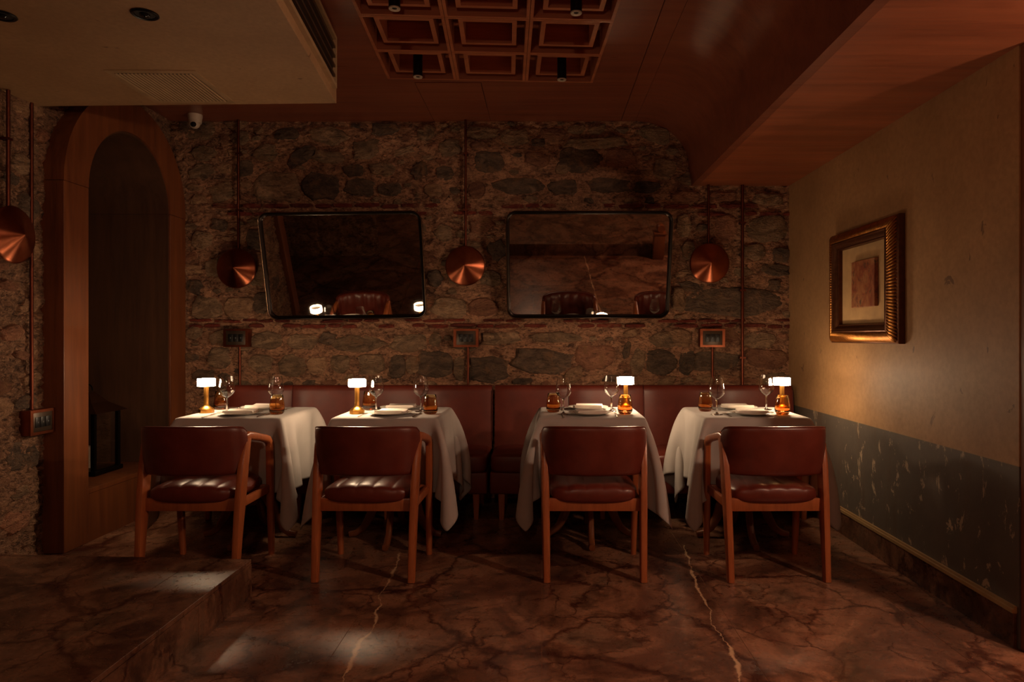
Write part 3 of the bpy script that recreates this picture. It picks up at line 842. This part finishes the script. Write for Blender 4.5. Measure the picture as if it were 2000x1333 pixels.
# ---- armchairs with leather backs
def make_chair():
    t = thing('armchair', '', 'chair', (0, 0, 0), 0, 'leather armchairs at the tables')
    # backrest: curved padded panel, plain outside, pleated inside
    nu, loop = 41, 22
    def bk(u, v):
        s = 2 * u - 1
        x = .254 * math.sin(s * 1.25) / math.sin(1.25)
        ymid = -.205 + .105 * abs(s) ** 2.4
        ztop = .767 - .012 * abs(s) ** 3 - .022 * max(0, (abs(s) - .88) / .12) ** 2; zbot = .520 + .006 * max(0, (abs(s) - .9) / .1) ** 2
        a = 2 * PI * v
        ca, sa = math.cos(a), math.sin(a)
        ca = math.copysign(abs(ca) ** .35, ca); sa = math.copysign(abs(sa) ** .42, sa)
        th = .026 * (1 - .35 * abs(s) ** 6)
        zc, hz = (ztop + zbot) / 2, (ztop - zbot) / 2
        slope = .105 * 2.4 * abs(s) ** 1.4 * (1 if s > 0 else -1) / .254
        nx, ny = -slope, 1.0; l = math.hypot(nx, ny); nx /= l; ny /= l
        d = ca * th
        if ca > .3: d += .013 * abs(math.sin(s * PI * 3.5)) ** .7 * min(1, (1 - abs(sa)) * 3)
        z = zc + sa * hz
        lean = -.03 * (z - .52) / .24
        return (x + nx * d, ymid + ny * d + lean, z)
    m = MB().grid(bk, nu, loop, cv=True)
    m.f.append(tuple(range(loop))); m.f.append(tuple(range((nu-1)*loop, nu*loop)))
    b = m.build('backrest', M['leather'], t, smooth=60)
    pip = []
    for k in range(25):
        u = k / 24; p = bk(u, .62 / 2 + .0)      # rear upper edge
        p = bk(u, .30); pip.append((p[0], p[1] - .001, p[2]))
    MB().sweep(pip, .0035, 6).build('piping', M['leather'], b)
    # seat
    def seat(u, v):
        s = 2 * u - 1; a = 2 * PI * v
        d = .205 * (1 - abs(s) ** 5 * .22) * (1 - abs(s) ** 40); tk = .036 * (1 - abs(s) ** 7) ** .45 + .002
        ca, sa = math.cos(a), math.sin(a)
        y = .004 + d * math.copysign(abs(ca) ** .32, ca)
        z = .420 + tk * math.copysign(abs(sa) ** .55, sa)
        if sa > 0: z += (.016 * (1 - s * s) + .009 * (abs(math.cos(s * PI * 2.5)) ** .45 - .6)) * sa ** .4 * (1 - abs(s) ** 8)
        else: z -= .012 * (1 - s * s) * (-sa) ** .5
        return (.224 * s, y, z)
    m = MB().grid(seat, 73, 26, cv=True); m.f.append(tuple(range(26))); m.f.append(tuple(range(72*26, 73*26)))
    m.build('seat_cushion', M['leather'], t, smooth=70)
    # frame
    for sx in (-1, 1):
        leg = [(sx*.238, -.215, 0), (sx*.240, -.192, .20), (sx*.243, -.165, .40), (sx*.247, -.140, .56), (sx*.250, -.118, .66), (sx*.252, -.098, .705)]
        MB().sweep(leg, [(.018,.022),(.019,.031),(.020,.041),(.019,.040),(.018,.034),(.016,.024)], 10, up=(0,1,0), power=3.2).build('rear_leg', M['chair_wood'], t, smooth=50)
        fl_ = [(sx*.246, .225, 0), (sx*.248, .208, .22), (sx*.251, .192, .42), (sx*.253, .182, .55), (sx*.254, .172, .615)]
        MB().sweep(fl_, [(.015,.017),(.018,.021),(.019,.025),(.018,.025),(.017,.024)], 10, up=(0,1,0), power=3.2).build('front_leg', M['chair_wood'], t, smooth=50)
        arm = [(sx*.252, -.135, .702), (sx*.252, -.10, .705), (sx*.253, -.04, .694), (sx*.254, .04, .676), (sx*.254, .10, .662), (sx*.254, .145, .648), (sx*.254, .168, .628), (sx*.254, .174, .600)]
        MB().sweep(arm, [(.015,.016),(.017,.022),(.020,.022),(.021,.020),(.021,.020),(.020,.021),(.018,.022),(.017,.022)], 10, power=3.0).build('armrest', M['chair_wood'], t, smooth=50)
        MB().box(sx*.243-.011, sx*.243+.011, -.16, .185, .352, .395).build('side_rail', M['chair_wood'], t, smooth=30, bevel=.004)
    MB().box(-.226, .226, -.178, -.152, .338, .402).build('rear_rail', M['chair_wood'], t, smooth=30, bevel=.004)
    MB().box(-.232, .232, .172, .194, .352, .395).build('front_rail', M['chair_wood'], t, smooth=30, bevel=.004)
    return t
ch0 = make_chair()
CHL = ['leather armchair with its back to us at the table nearest the arched alcove', 'leather armchair with its back to us at the second table from the alcove',
       'leather armchair with its back to us at the third table from the alcove', 'leather armchair with its back to us at the table beside the ochre wall']
for i, (x, rz) in enumerate(((-1.752, R(0)), (-.880, R(-1)), (.258, 0), (1.158, R(1)))):
    c = ch0 if i == 0 else dup(ch0, (0, 0, 0))
    c.location = (x, 3.615, 0); c.rotation_euler.z = rz; c['label'] = CHL[i]

# ---- tableware prototypes
ZT = .7548
def lathe_thing(name, cat, group, parts):
    t = thing(name, '', cat, (0, 0, 0), 0, group)
    for pn, prof, mt, cl in parts: MB().lathe(prof, 36, closed=cl).build(pn, M[mt], t, smooth=60)
    return t
wine = lathe_thing('wine_glass', 'wine glass', 'stemmed wine glasses', [
    ('bowl', [(.0012,.0875),(.008,.089),(.024,.0995),(.037,.112),(.0452,.125),(.0466,.133),(.0440,.156),(.0392,.187),(.0350,.2145),
              (.0341,.2145),(.0383,.187),(.0431,.156),(.0456,.133),(.0442,.126),(.0362,.1135),(.023,.101),(.007,.0905),(.0012,.0895)], 'glass', True),
    ('stem', [(.0006,.0),(.034,.0),(.0352,.0012),(.034,.0022),(.018,.004),(.008,.008),(.0048,.016),(.0042,.05),(.0046,.076),(.007,.0865),(.0006,.0872)], 'glass', True)])
tumb = lathe_thing('tumbler', 'tumbler', 'amber glass tumblers', [
    ('body', [(.0008,.0),(.028,.0),(.034,.003),(.0415,.016),(.0437,.028),(.0420,.054),(.0372,.088),(.0333,.1115),(.0326,.1127),
              (.0318,.1115),(.0357,.088),(.0403,.054),(.0417,.032),(.0380,.022),(.02,.0165),(.0008,.0155)], 'amber_glass', True)])
plate = lathe_thing('dinner_plate', 'plate', 'dinner plates', [
    ('plate_body', [(.0008,.0),(.07,.0),(.078,.003),(.1,.010),(.124,.0165),(.1255,.0175),(.124,.0182),(.1,.0125),(.083,.0075),(.072,.0055),(.0008,.0055)], 'china', True)])
def make_lamp():
    t = thing('table_lamp', '', 'lamp', (0, 0, 0), 0, 'cordless brass table lamps')
    MB().prism([(.036*math.cos(a)*q, .036*math.sin(a)*q) for a, q in [(PI/4*k + PI/8, 1.22) for k in range(8)]], 0, .024).build('base', M['brass'], t, smooth=0, bevel=.002)
    MB().lathe([(0,.0241),(.038,.0241),(.034,.030),(.022,.037),(.0155,.046),(.0138,.07),(.0135,.150),(.017,.156),(0,.156)], 28).build('stem', M['brass'], t)
    sh = MB().lathe([(0,.1585),(.0495,.1585),(.050,.1595),(.050,.2015),(.0485,.2025),(.047,.2015),(.047,.1900),(0,.1900)], 24).build('shade', M['lamp_glow'], t)
    MB().lathe([(0,.1903),(.0466,.1903),(.0466,.1945),(.040,.1955),(0,.1955)], 32).build('top_cap', M['socket_grey'], sh)
    return t
lamp = make_lamp()
def make_fork():
    m = MB()
    m.prism([(-.003,-.095),(.003,-.095),(.0045,-.085),(.0028,-.01),(.0032,.035),(.0115,.055),(.0115,.062),(-.0115,.062),(-.0115,.055),(-.0032,.035),(-.0028,-.01),(-.0045,-.085)], .0012, .0034)
    for k in range(4):
        x = -.0098 + .00653 * k
        m.box(x - .0014, x + .0014, .0615, .100, .0014, .0032)
    t = thing('fork', '', 'fork', (0, 0, 0), 0, 'forks beside the plates'); m.build('fork_body', M['steel'], t, smooth=30); return t
def make_knife():
    t = thing('knife', '', 'knife', (0, 0, 0), 0, 'knives beside the plates')
    MB().prism([(-.0045,-.105),(.0045,-.105),(.0038,-.01),(-.0038,-.01)], .0005, .0055).build('handle', M['steel'], t, smooth=30, bevel=.0012)
    MB().prism([(-.004,-.0098),(.005,-.0098),(.0085,.02),(.0085,.07),(.004,.105),(-.003,.11),(-.004,.09)], .0022, .0036).build('blade', M['steel'], t, smooth=0)
    return t
def make_napkin(seed):
    rr = random.Random(seed); t = thing('napkin', '', 'napkin', (0, 0, 0), 0, 'folded napkins on the plates')
    w, d = .062, .088
    for k in range(3):
        z0 = .0 + .0062 * k; s = rr.uniform(-.003, .003)
        def f(u, v, z0=z0, s=s, k=k):
            a = 2 * PI * v; r_ = .0031
            e = (2*u-1)
            x = w * e * (1 - .02 * k) + s
            # rounded slab section, sagging at the rim
            cy, sy = math.cos(a), math.sin(a)
            y = d * math.copysign(abs(cy) ** .25, cy) * (1 - .03 * k)
            z = z0 + .0028 + r_ * math.copysign(abs(sy) ** .5, sy) + .0045 * abs(e) ** 3 + .0016 * math.sin(5 * u + k)
            return (x, y, z)
        m = MB().grid(f, 15, 20, cv=True); m.f.append(tuple(range(20))); m.f.append(tuple(range(14*20, 15*20)))
        m.build('fold', M['napkin'], t, smooth=60)
    return t
fork, knife, nap = make_fork(), make_knife(), make_napkin(3)

first = set()
def put(proto, loc, rz, label):
    o = proto
    if proto.name in first: o = dup(proto, (0, 0, 0))
    else: first.add(proto.name)
    o.location = loc; o.rotation_euler = (0, 0, rz); o['label'] = label
    return o
LAMPS = [(-2.0, 4.11), (-1.09, 4.06), (.513, 4.27), (1.450, 4.19)]
WINE = [((-1.883, 4.12), (-1.602, 4.15)), ((-1.005, 4.17), (-.735, 4.17)), ((.121, 4.03), (.416, 4.19)), ((1.009, 4.006), (1.383, 4.275))]
TUMB = [((-2.0, 4.30), (-1.549, 4.03)), ((-1.07, 4.27), (-.657, 4.04)), ((.064, 4.14), (.480, 4.03)), ((.986, 4.19), (1.389, 4.006))]
r7 = random.Random(5)
for i in range(4):
    put(lamp, (*LAMPS[i], ZT), R(r7.uniform(-12, 12)), 'glowing brass table lamp with a drum shade on ' + TN[i])
    for k, side in enumerate(('left', 'right')):
        put(wine, (*WINE[i][k], ZT), 0, 'empty wine glass on the %s side of %s' % (side, TN[i]))
        put(tumb, (*TUMB[i][k], ZT), 0, 'amber tumbler on the %s side of %s' % (side, TN[i]))
    for k, (dy, where) in enumerate(((-.155, 'front'), (.150, 'bench'))):
        f = 1 if k == 0 else -1
        px, py = TX[i] + r7.uniform(-.008, .008), YT + dy
        put(plate, (px, py, ZT), 0, 'white plate at the %s side of %s' % (where, TN[i]))
        put(nap, (px + .004, py, ZT + .0062), R(90 + r7.uniform(-9, 9)), 'folded white napkin on the %s plate of %s' % (where, TN[i]))
        fx, kx = px - f * .158, px + f * .155
        ok = lambda x, y: all(math.hypot(x - q[0], max(0, abs(y - q[1]) - .105)) > .052 for q in [*WINE[i], *TUMB[i], LAMPS[i]])
        ysh = -.02 * f
        for proto, x0, nm in ((fork, fx, 'fork'), (knife, kx, 'knife')):
            best = None
            for dx in (0, -.008, .008, .016, -.016):
                for dy2 in (ysh, ysh - .03*f, ysh - .04*f):
                    if abs(x0 + dx - TX[i]) < .285 and ok(x0 + dx, py + dy2): best = (x0 + dx, py + dy2); break
                if best: break
            if best is None:
                if nm == 'knife' or k == 1: continue
                best = (x0, py + ysh - .04*f)
            put(proto, (*best, ZT), R(0 if f > 0 else 180) + R(r7.uniform(-4, 4)), '%s at the %s place of %s' % ('steel ' + nm, where, TN[i]))

# ---- mirrors leaning from the wall
def rrect(w, h, r_, n=8, off=0.0):
    out = []
    for cx, cz, a0 in ((w/2-r_, h-r_, 0), (-w/2+r_, h-r_, PI/2), (-w/2+r_, r_, PI), (w/2-r_, r_, 3*PI/2)):
        for k in range(n + 1):
            a = a0 + PI / 2 * k / n
            out.append((cx + (r_ - off) * math.cos(a), cz + (r_ - off) * math.sin(a)))
    return out
def mirror(loc, w, h, rx, ry, label):
    t = thing('wall_mirror', label, 'mirror', loc, 0, 'dark framed tilting mirrors'); t.rotation_euler = (rx, ry, 0)
    prof = [(0, .0), (0, -.032), (.0015, -.035), (.005, -.035), (.007, -.032), (.0215, -.026), (.025, -.018), (.026, .0)]
    rings = [(rrect(w, h, .072, 8, o), y) for o, y in prof]
    n = len(rings[0][0]); m = MB()
    m.add([(x, y, z) for ring, y in rings for x, z in ring],
          [(i*n+k, i*n+(k+1) % n, ((i+1) % len(prof))*n+(k+1) % n, ((i+1) % len(prof))*n+k) for i in range(len(prof)) for k in range(n)])
    m.build('frame', M['frame_dark'], t, smooth=40)
    lp = [(-.002, -.020), (-.002, -.036), (.0, -.038), (.002, -.036), (.002, -.0345)]
    rg = [(rrect(w, h, .072, 8, o), y) for o, y in lp]
    MB().add([(x, y, z) for r2, y in rg for x, z in r2], [(i*n+k, i*n+(k+1) % n, (i+1)*n+(k+1) % n, (i+1)*n+k) for i in range(len(lp) - 1) for k in range(n)]).build('edge_lip', M['frame_lip'], t, smooth=40)
    MB().prism(rrect(w, h, .072, 8, .0245), -.016, -.006, lambda a, b, y: (a, y, b)).build('mirror_glass', M['mirror'], t, smooth=0)
    MB().prism(rrect(w, h, .072, 8, .02), -.0055, .004, lambda a, b, y: (a, y, b)).build('backing_board', M['black'], t, smooth=0)
    for sx in (-1, 1):
        MB().box(sx*w*.32-.012, sx*w*.32+.012, .0045, .20, h*.80, h*.80+.02).build('bracket', M['black'], t, smooth=0)
    return t
TILT = R(14.3)
mirror((-1.428, 5.095, 1.345), 1.155, .775, TILT, R(-.7), 'dark framed mirror on the stone wall between the first two copper discs')
mirror((.331, 5.095, 1.350), 1.185, .775, TILT, 0, 'dark framed mirror on the stone wall left of the copper disc nearest the ochre wall')

# ---- copper wall lamps: spun disc on a conduit
def disc_lamp(loc, rz, zc, ztop, label, dx=0.0, bend=0.0):
    """local: +y points into the wall; origin on the wall at disc height"""
    t = thing('copper_wall_lamp', label, 'wall lamp', loc, rz, 'copper disc wall lamps')
    d = MB().lathe([(0.0003,.0525),(.004,.0515),(.07,.0275),(.136,.0035),(.143,.000),(.1470,-.006),(.1455,-.013),(.139,-.017),(.05,-.012),(0.0003,-.012)], 64).build('spun_disc', M['copper_spun'], t, smooth=30)
    d.rotation_euler.x = R(90); d.location = (0, -.085, 0)
    MB().lathe([(0,0),(.03,0),(.03,.06),(0,.06)], 24).build('bracket', M['copper'], t).matrix_local = Matrix.Translation((0, -.068, 0)) @ Matrix.Rotation(R(-90), 4, 'X')
    p = [(dx, -.050, ztop), (dx, -.050, .30), (dx + bend, -.050, .20), (dx + bend, -.050, .02)]
    c = MB().sweep(p, .0095, 10, up=(0,1,0)).build('conduit', M['conduit'], t, smooth=60)
    zc_ = ztop - .25
    while zc_ > .35:
        MB().box(dx - .018, dx + .018, -.060, .0, zc_ - .006, zc_ + .006).build('clip', M['conduit'], c, smooth=0); zc_ -= .42
    return t
for px, py, top, nm in ((459.5, 524, ZC, 'copper disc lamp on the stone wall beside the arched alcove'), (908, 519, ZC, 'copper disc lamp on the stone wall between the two mirrors'),
                        (1387, 514, ZS, 'copper disc lamp on the stone wall nearest the ochre wall')):
    s = FPX / (YB - .1)
    z = H - (py - VY) / s
    disc_lamp(((px - VX) / s, YB, z), 0, z, top - z - .001, nm)
disc_lamp((XL, 3.53, 1.728), R(90), 1.728, 2.47 - 1.728 - .002, 'copper disc lamp on the left wall, cut by the edge of the view')

# ---- copper switch boxes
def switch_box(loc, rz, down, label, up=0.0):
    t = thing('switch_box', label, 'switch', loc, rz, 'copper switch boxes')
    b = MB().box(-.092, .092, -.072, 0, -.067, .067).build('box', M['copper'], t, smooth=30, bevel=.004)
    m = MB()
    for x0, x1, z0, z1 in ((-.092,.092,.052,.067),(-.092,.092,-.067,-.052),(-.092,-.072,-.052,.052),(.072,.092,-.052,.052)): m.box(x0, x1, -.079, -.0725, z0, z1)
    m.build('rim', M['copper'], t, smooth=0)
    pl = MB().box(-.0715, .0715, -.0765, -.0725, -.0515, .0515).build('bezel', M['socket_grey'], t, smooth=30, bevel=.0015)
    for k in range(3):
        x = -.038 + .038 * k
        s = MB().box(x - .0175, x + .0175, -.080, -.0766, -.028, .028).build('rocker', M['socket_black'], pl, smooth=30, bevel=.0012)
    for k in range(3):
        x = -.038 + .038 * k
        MB().box(x - .004, x + .004, -.0808, -.0801, .000, .003).box(x - .001, x + .001, -.0808, -.0801, -.006, 0).build('mark', M['socket_mark'], pl, smooth=0)
    if down: MB().sweep([(.01, -.03, -.068), (.01, -.03, -down)], .0095, 10, up=(0,1,0)).build('conduit', M['conduit'], t, smooth=60)
    if up: MB().sweep([(-.02, -.03, .068), (-.02, -.03, up)], .0095, 10, up=(0,1,0)).build('conduit', M['conduit'], t, smooth=60)
    return t
for px, nm in ((460, 'copper switch box low on the stone wall beside the alcove'), (910, 'copper switch box on the stone wall between the two mirrors'), (1392, 'copper switch box on the stone wall nearest the ochre wall')):
    s = FPX / (YB - .075)
    switch_box(((px - VX) / s, YB + .004, H - (660.5 - VY) / s), 0, .42, nm)
switch_box((XL - .005, 3.745, .747), R(90), 0, 'copper switch box on the left wall touching the arch', up=2.47 - .747 - .002)
cp = thing('conduit_pipe', 'plain copper conduit running down the stone wall near the ochre wall', 'pipe', ((1451 - VX) / 264.0, YB - .045, .6))
MB().sweep([(0, 0, .2), (0, 0, ZS - .602)], .0115, 10, up=(0,1,0)).build('tube', M['conduit'], cp, smooth=60)
for z in (.45, .95, 1.45): MB().box(-.022, .022, -.014, .05, z - .007, z + .007).build('clip', M['conduit'], cp, smooth=0)

# ---- security camera
sc = thing('security_camera', 'small white dome security camera under the ceiling above the alcove corner', 'camera', (-2.515, 5.0, ZC - .002))
MB().lathe([(0,0),(.05,0),(.05,-.012),(.046,-.035),(.044,-.06),(0,-.06)], 28).build('housing', M['white_plastic'], sc)
b = MB().superell((0, -.008, -.065), .038, .038, .038, 1, 1, 24, 14).build('eyeball', M['white_plastic'], sc)
MB().superell((.004, -.032, -.076), .022, .016, .022, 1, 1, 20, 10).build('lens', M['lens'], b)

# ---- bulkhead fittings
vt = thing('air_vent', 'square white slatted air vent in the bulkhead underside', 'vent', (-1.865, 3.495, ZB), R(1))
m = MB()
for x0, x1, y0_, y1_ in ((-.215,.215,.195,.225),(-.215,.215,-.225,-.195),(-.215,-.185,-.195,.195),(.185,.215,-.195,.195)): m.box(x0, x1, y0_, y1_, -.005, -.0005)
m.build('frame', M['vent'], vt, smooth=0)
MB().box(-.185, .185, -.195, .195, -.002, -.0005).build('backing', M['vent_dark'], vt, smooth=0)
for k in range(20):
    x = -.176 + .352 * k / 19
    MB().obox((x, 0, -.006), (.0042, 0, .0022), (0, .194, 0), (-.0008, 0, .0014)).build('slat', M['vent'], vt, smooth=0)
# linear grille in the bulkhead's side
dv = Vector((B3[0] - B0[0], B3[1] - B0[1], 0)).normalized(); nv = Vector((-dv.y, dv.x, 0))
if nv.x < 0: nv = -nv
sg = thing('linear_grille', 'long dark slatted air grille in the side of the bulkhead', 'vent', (0, 0, 0))
L0, L1 = .12, 3.6
o0 = Vector((B0[0], B0[1], 0))
def gbar(mb, s0, s1, z0, z1, d0, d1): 
    c = o0 + dv * (s0 + s1) / 2 + nv * (d0 + d1) / 2 + Vector((0, 0, (z0 + z1) / 2))
    return mb.obox(c, dv * (s1 - s0) / 2, nv * (d1 - d0) / 2, Vector((0, 0, (z1 - z0) / 2)))
gbar(MB(), L0, L1, 2.535, 2.765, .0005, .004).build('backing', M['vent_dark'], sg, smooth=0)
for a in ((L0 - .02, L1, 2.515, 2.535), (L0 - .02, L1, 2.765, 2.785), (L0 - .02, L0, 2.535, 2.765)): gbar(MB(), *a, .0005, .022).build('frame_bar', M['vent'], sg, smooth=0)
for k in range(4):
    z = 2.575 + .05 * k
    gbar(MB(), L0, L1, z - .006, z + .006, .0045, .018).build('slat', M['slat_metal'], sg, smooth=0)
def downlight(loc, label):
    t = thing('recessed_downlight', label, 'light', loc, 0, 'unlit downlights in the bulkhead')
    MB().lathe([(.036,-.001),(.05,-.001),(.051,-.004),(.046,-.008),(.038,-.006)], 32, closed=True).build('trim_ring', M['black'], t)
    MB().lathe([(0,-.0008),(.0365,-.0008),(.0365,-.003),(0,-.003)], 24).build('recess', M['vent_dark'], t)
    MB().superell((0, 0, -.004), .020, .020, .010, 1, 1, 20, 10).build('bulb', M['lens'], t)
downlight((-1.554, 2.70, ZB), 'unlit recessed downlight in the bulkhead near the air vent')
downlight((-2.12, 2.71, ZB), 'unlit recessed downlight in the bulkhead at the edge of the view')

# ---- cylinder spots under the coffers
sp0 = None
for (i, j, nm) in ((0, 0, 'black cylinder spotlight under the far left coffer'), (2, 0, 'black cylinder spotlight under the far right coffer'),
                   (0, 2, 'black cylinder spotlight under the near left coffer, cut by the top of the view'), (2, 2, 'black cylinder spotlight under the near right coffer, cut by the top of the view')):
    x, y = cpt(cell * (i + .5), cell * (j + .5))
    if sp0 is None:
        sp0 = thing('ceiling_spotlight', nm, 'spotlight', (x, y, ZC + .085), 0, 'cylinder spotlights in the coffers')
        MB().lathe([(0,0),(.034,0),(.034,-.004),(.0275,-.006),(.0275,-.150),(.024,-.152),(0,-.152)], 28).build('cylinder', M['black'], sp0)
        MB().lathe([(.012,-.1525),(.0262,-.1525),(.0275,-.155),(.0262,-.159),(.016,-.158),(.012,-.155)], 28, closed=True).build('rim', M['spot_face'], sp0)
        MB().lathe([(0,-.1522),(.0118,-.1522),(.0118,-.1545),(0,-.1545)], 20).build('bulb', M['lens'], sp0)
    else: dup(sp0, (x, y, ZC + .085), 0, nm)

# ---- framed picture on the ochre wall
pc = thing('framed_picture', 'gilt carved picture frame with a small square relief on a wide mat', 'picture', (XR, 3.935, 1.50))
fy0, fy1, fz0, fz1 = -.425, .395, -.330, .335      # outer, local y and z
def ring(y_in, z_lo, z_hi, d):                      # rectangle inset from the outer edge at depth d from the wall
    return [(-d, fy0 + y_in[0], fz0 + z_lo), (-d, fy1 - y_in[1], fz0 + z_lo), (-d, fy1 - y_in[1], fz1 - z_hi), (-d, fy0 + y_in[0], fz1 - z_hi)]
def band(name, a, b, mat):
    return MB().add(a + b, [(i, (i+1) % 4, 4 + (i+1) % 4, 4 + i) for i in range(4)]).build(name, mat, pc, smooth=0)
gilt = simple('old_gilt', rgb(176, 118, 58), .36, .9, var=.25, scale=40)
gilt_d = simple('dark_gilt', rgb(92, 54, 30), .42, .7, var=.25, scale=40)
def frame_loop(secs):        # secs: list of (inset, depth)
    m = MB(); n = len(secs)
    for ins, d in secs: m.v += [tuple(p) for p in ring((ins, ins * .92), ins * .85, ins * .80, d)]
    for s in range(n - 1):
        for i in range(4): m.f.append((s*4+i, s*4+(i+1) % 4, s*4+4+(i+1) % 4, s*4+4+i))
    return m
frame_loop([(0, .0005), (0, .030), (.008, .036), (.075, .060), (.082, .064), (.090, .060)]).build('outer_moulding', gilt_d, pc, smooth=30)
frame_loop([(.090, .0605), (.098, .058), (.118, .040), (.126, .040), (.130, .034), (.1301, .006)]).build('inner_moulding', gilt_d, pc, smooth=30)
gd = MB()
def gad(p0, p1, q0, q1, n):       # ribs between outer line p0-p1 and inner line q0-q1
    p0, p1, q0, q1 = map(Vector, (p0, p1, q0, q1))
    for k in range(n):
        t = (k + .5) / n
        a = p0.lerp(p1, t); b = q0.lerp(q1, min(1, t + .012))
        hw = (p1 - p0).length / n * .48
        gd.sweep([a, a.lerp(b, .15) + Vector((-.006, 0, 0)), a.lerp(b, .55) + Vector((-.008, 0, 0)), a.lerp(b, .9) + Vector((-.004, 0, 0)), b],
                 [(hw*.4, .004), (hw, .006), (hw, .007), (hw*.8, .005), (hw*.3, .003)], 6, up=(1, 0, 0))
oc = ring((.010, .009), .009, .008, .036); ic = ring((.073, .067), .062, .058, .058)
for i, n_ in ((0, 44), (1, 36), (2, 44), (3, 36)): gad(oc[i], oc[(i+1) % 4], ic[i], ic[(i+1) % 4], n_)
gd.build('gadroon_band', gilt, pc, smooth=60)
r_in = ring((.131, .121), .111, .105, .012)
MB().box(-.014, -.002, r_in[0][1], r_in[1][1], r_in[0][2], r_in[2][2]).build('mat_board', simple('mat_board', rgb(196, 160, 112), .8), pc, smooth=0)
def art_mat():
    m, nt, bs = new_mat('relief_print')
    v = coords(nt, (1, 1, 1)); n1 = noise_n(nt, v, 11, 5, .6, .8); n2 = noise_n(nt, coords(nt, (1, 2.2, .8)), 26, 4, .6, .6)
    c = ramp(nt, n1.outputs[0], [(.3, rgb(112, 48, 34)), (.45, rgb(150, 84, 52)), (.6, rgb(170, 116, 76)), (.75, rgb(120, 60, 44))])
    c = mix(nt, ramp(nt, n2.outputs[0], [(.36, (.8,)*3), (.44, BLACK)]), c, rgb(62, 58, 50))
    nt.links.new(c, bs.inputs['Base Color']); bs.inputs['Roughness'].default_value = .6
    bump(nt, bs, n1.outputs[0], .5, .006); return m
MB().box(-.036, -.0145, -.175, .105, -.125, .140).build('relief', art_mat(), pc, smooth=0, bevel=.003)

# ---- pendant lamps that light the room (outside the view); the front platform one is added fill
def pendant(loc, ztop, r_, strength, col, label):
    t = thing('pendant_lamp', label, 'lamp', loc, 0, 'globe pendants in front of the dining bay')
    MB().superell((0, 0, 0), r_, r_, r_, 1, 1, 16, 10).build('globe', emit('pendant_glow', col, strength), t)
    MB().lathe([(0, r_ + .03), (.02, r_ + .03), (.025, r_ - .008), (0, r_ - .008)], 20).build('cap', M['brass'], t)
    MB().sweep([(0, 0, r_ + .03), (0, 0, ztop - loc[2] - .001)], .005, 8, up=(0,1,0)).build('cord', M['black'], t)
pendant((2.45, 1.42, 2.08), ZS, .06, PENDANT, WARM, 'globe pendant under the soffit just past the end of the ochre wall')
pendant((3.70, 1.42, 2.08), ZS, .06, PENDANT * .35, WARM, 'globe pendant under the soffit farthest past the ochre wall')
pendant((-.2, -1.3, 2.30), ZC, .08, FRONT_FILL, AMBER, 'added fill globe over the middle of the front platform, behind the camera')  # invented globe, added behind the camera as fill light for the bay

# ---- carved newel at the foot of the front steps
nw = thing('newel_post', 'low wooden newel with a scroll top on the front step, seen in the right mirror', 'post', (1.60, .62, 0))
MB().box(-.075, .075, -.06, .06, 0, .36).build('shaft', M['arch'], nw, smooth=30, bevel=.006)
MB().box(-.088, .088, -.072, .072, .3605, .39).build('cap', M['arch'], nw, smooth=30, bevel=.006)
o = MB().lathe([(0,-.06),(.05,-.06),(.055,-.05),(.055,.05),(.05,.06),(0,.06)], 28).build('scroll', M['arch'], nw); o.rotation_euler.x = R(90); o.location = (.01, 0, .446)
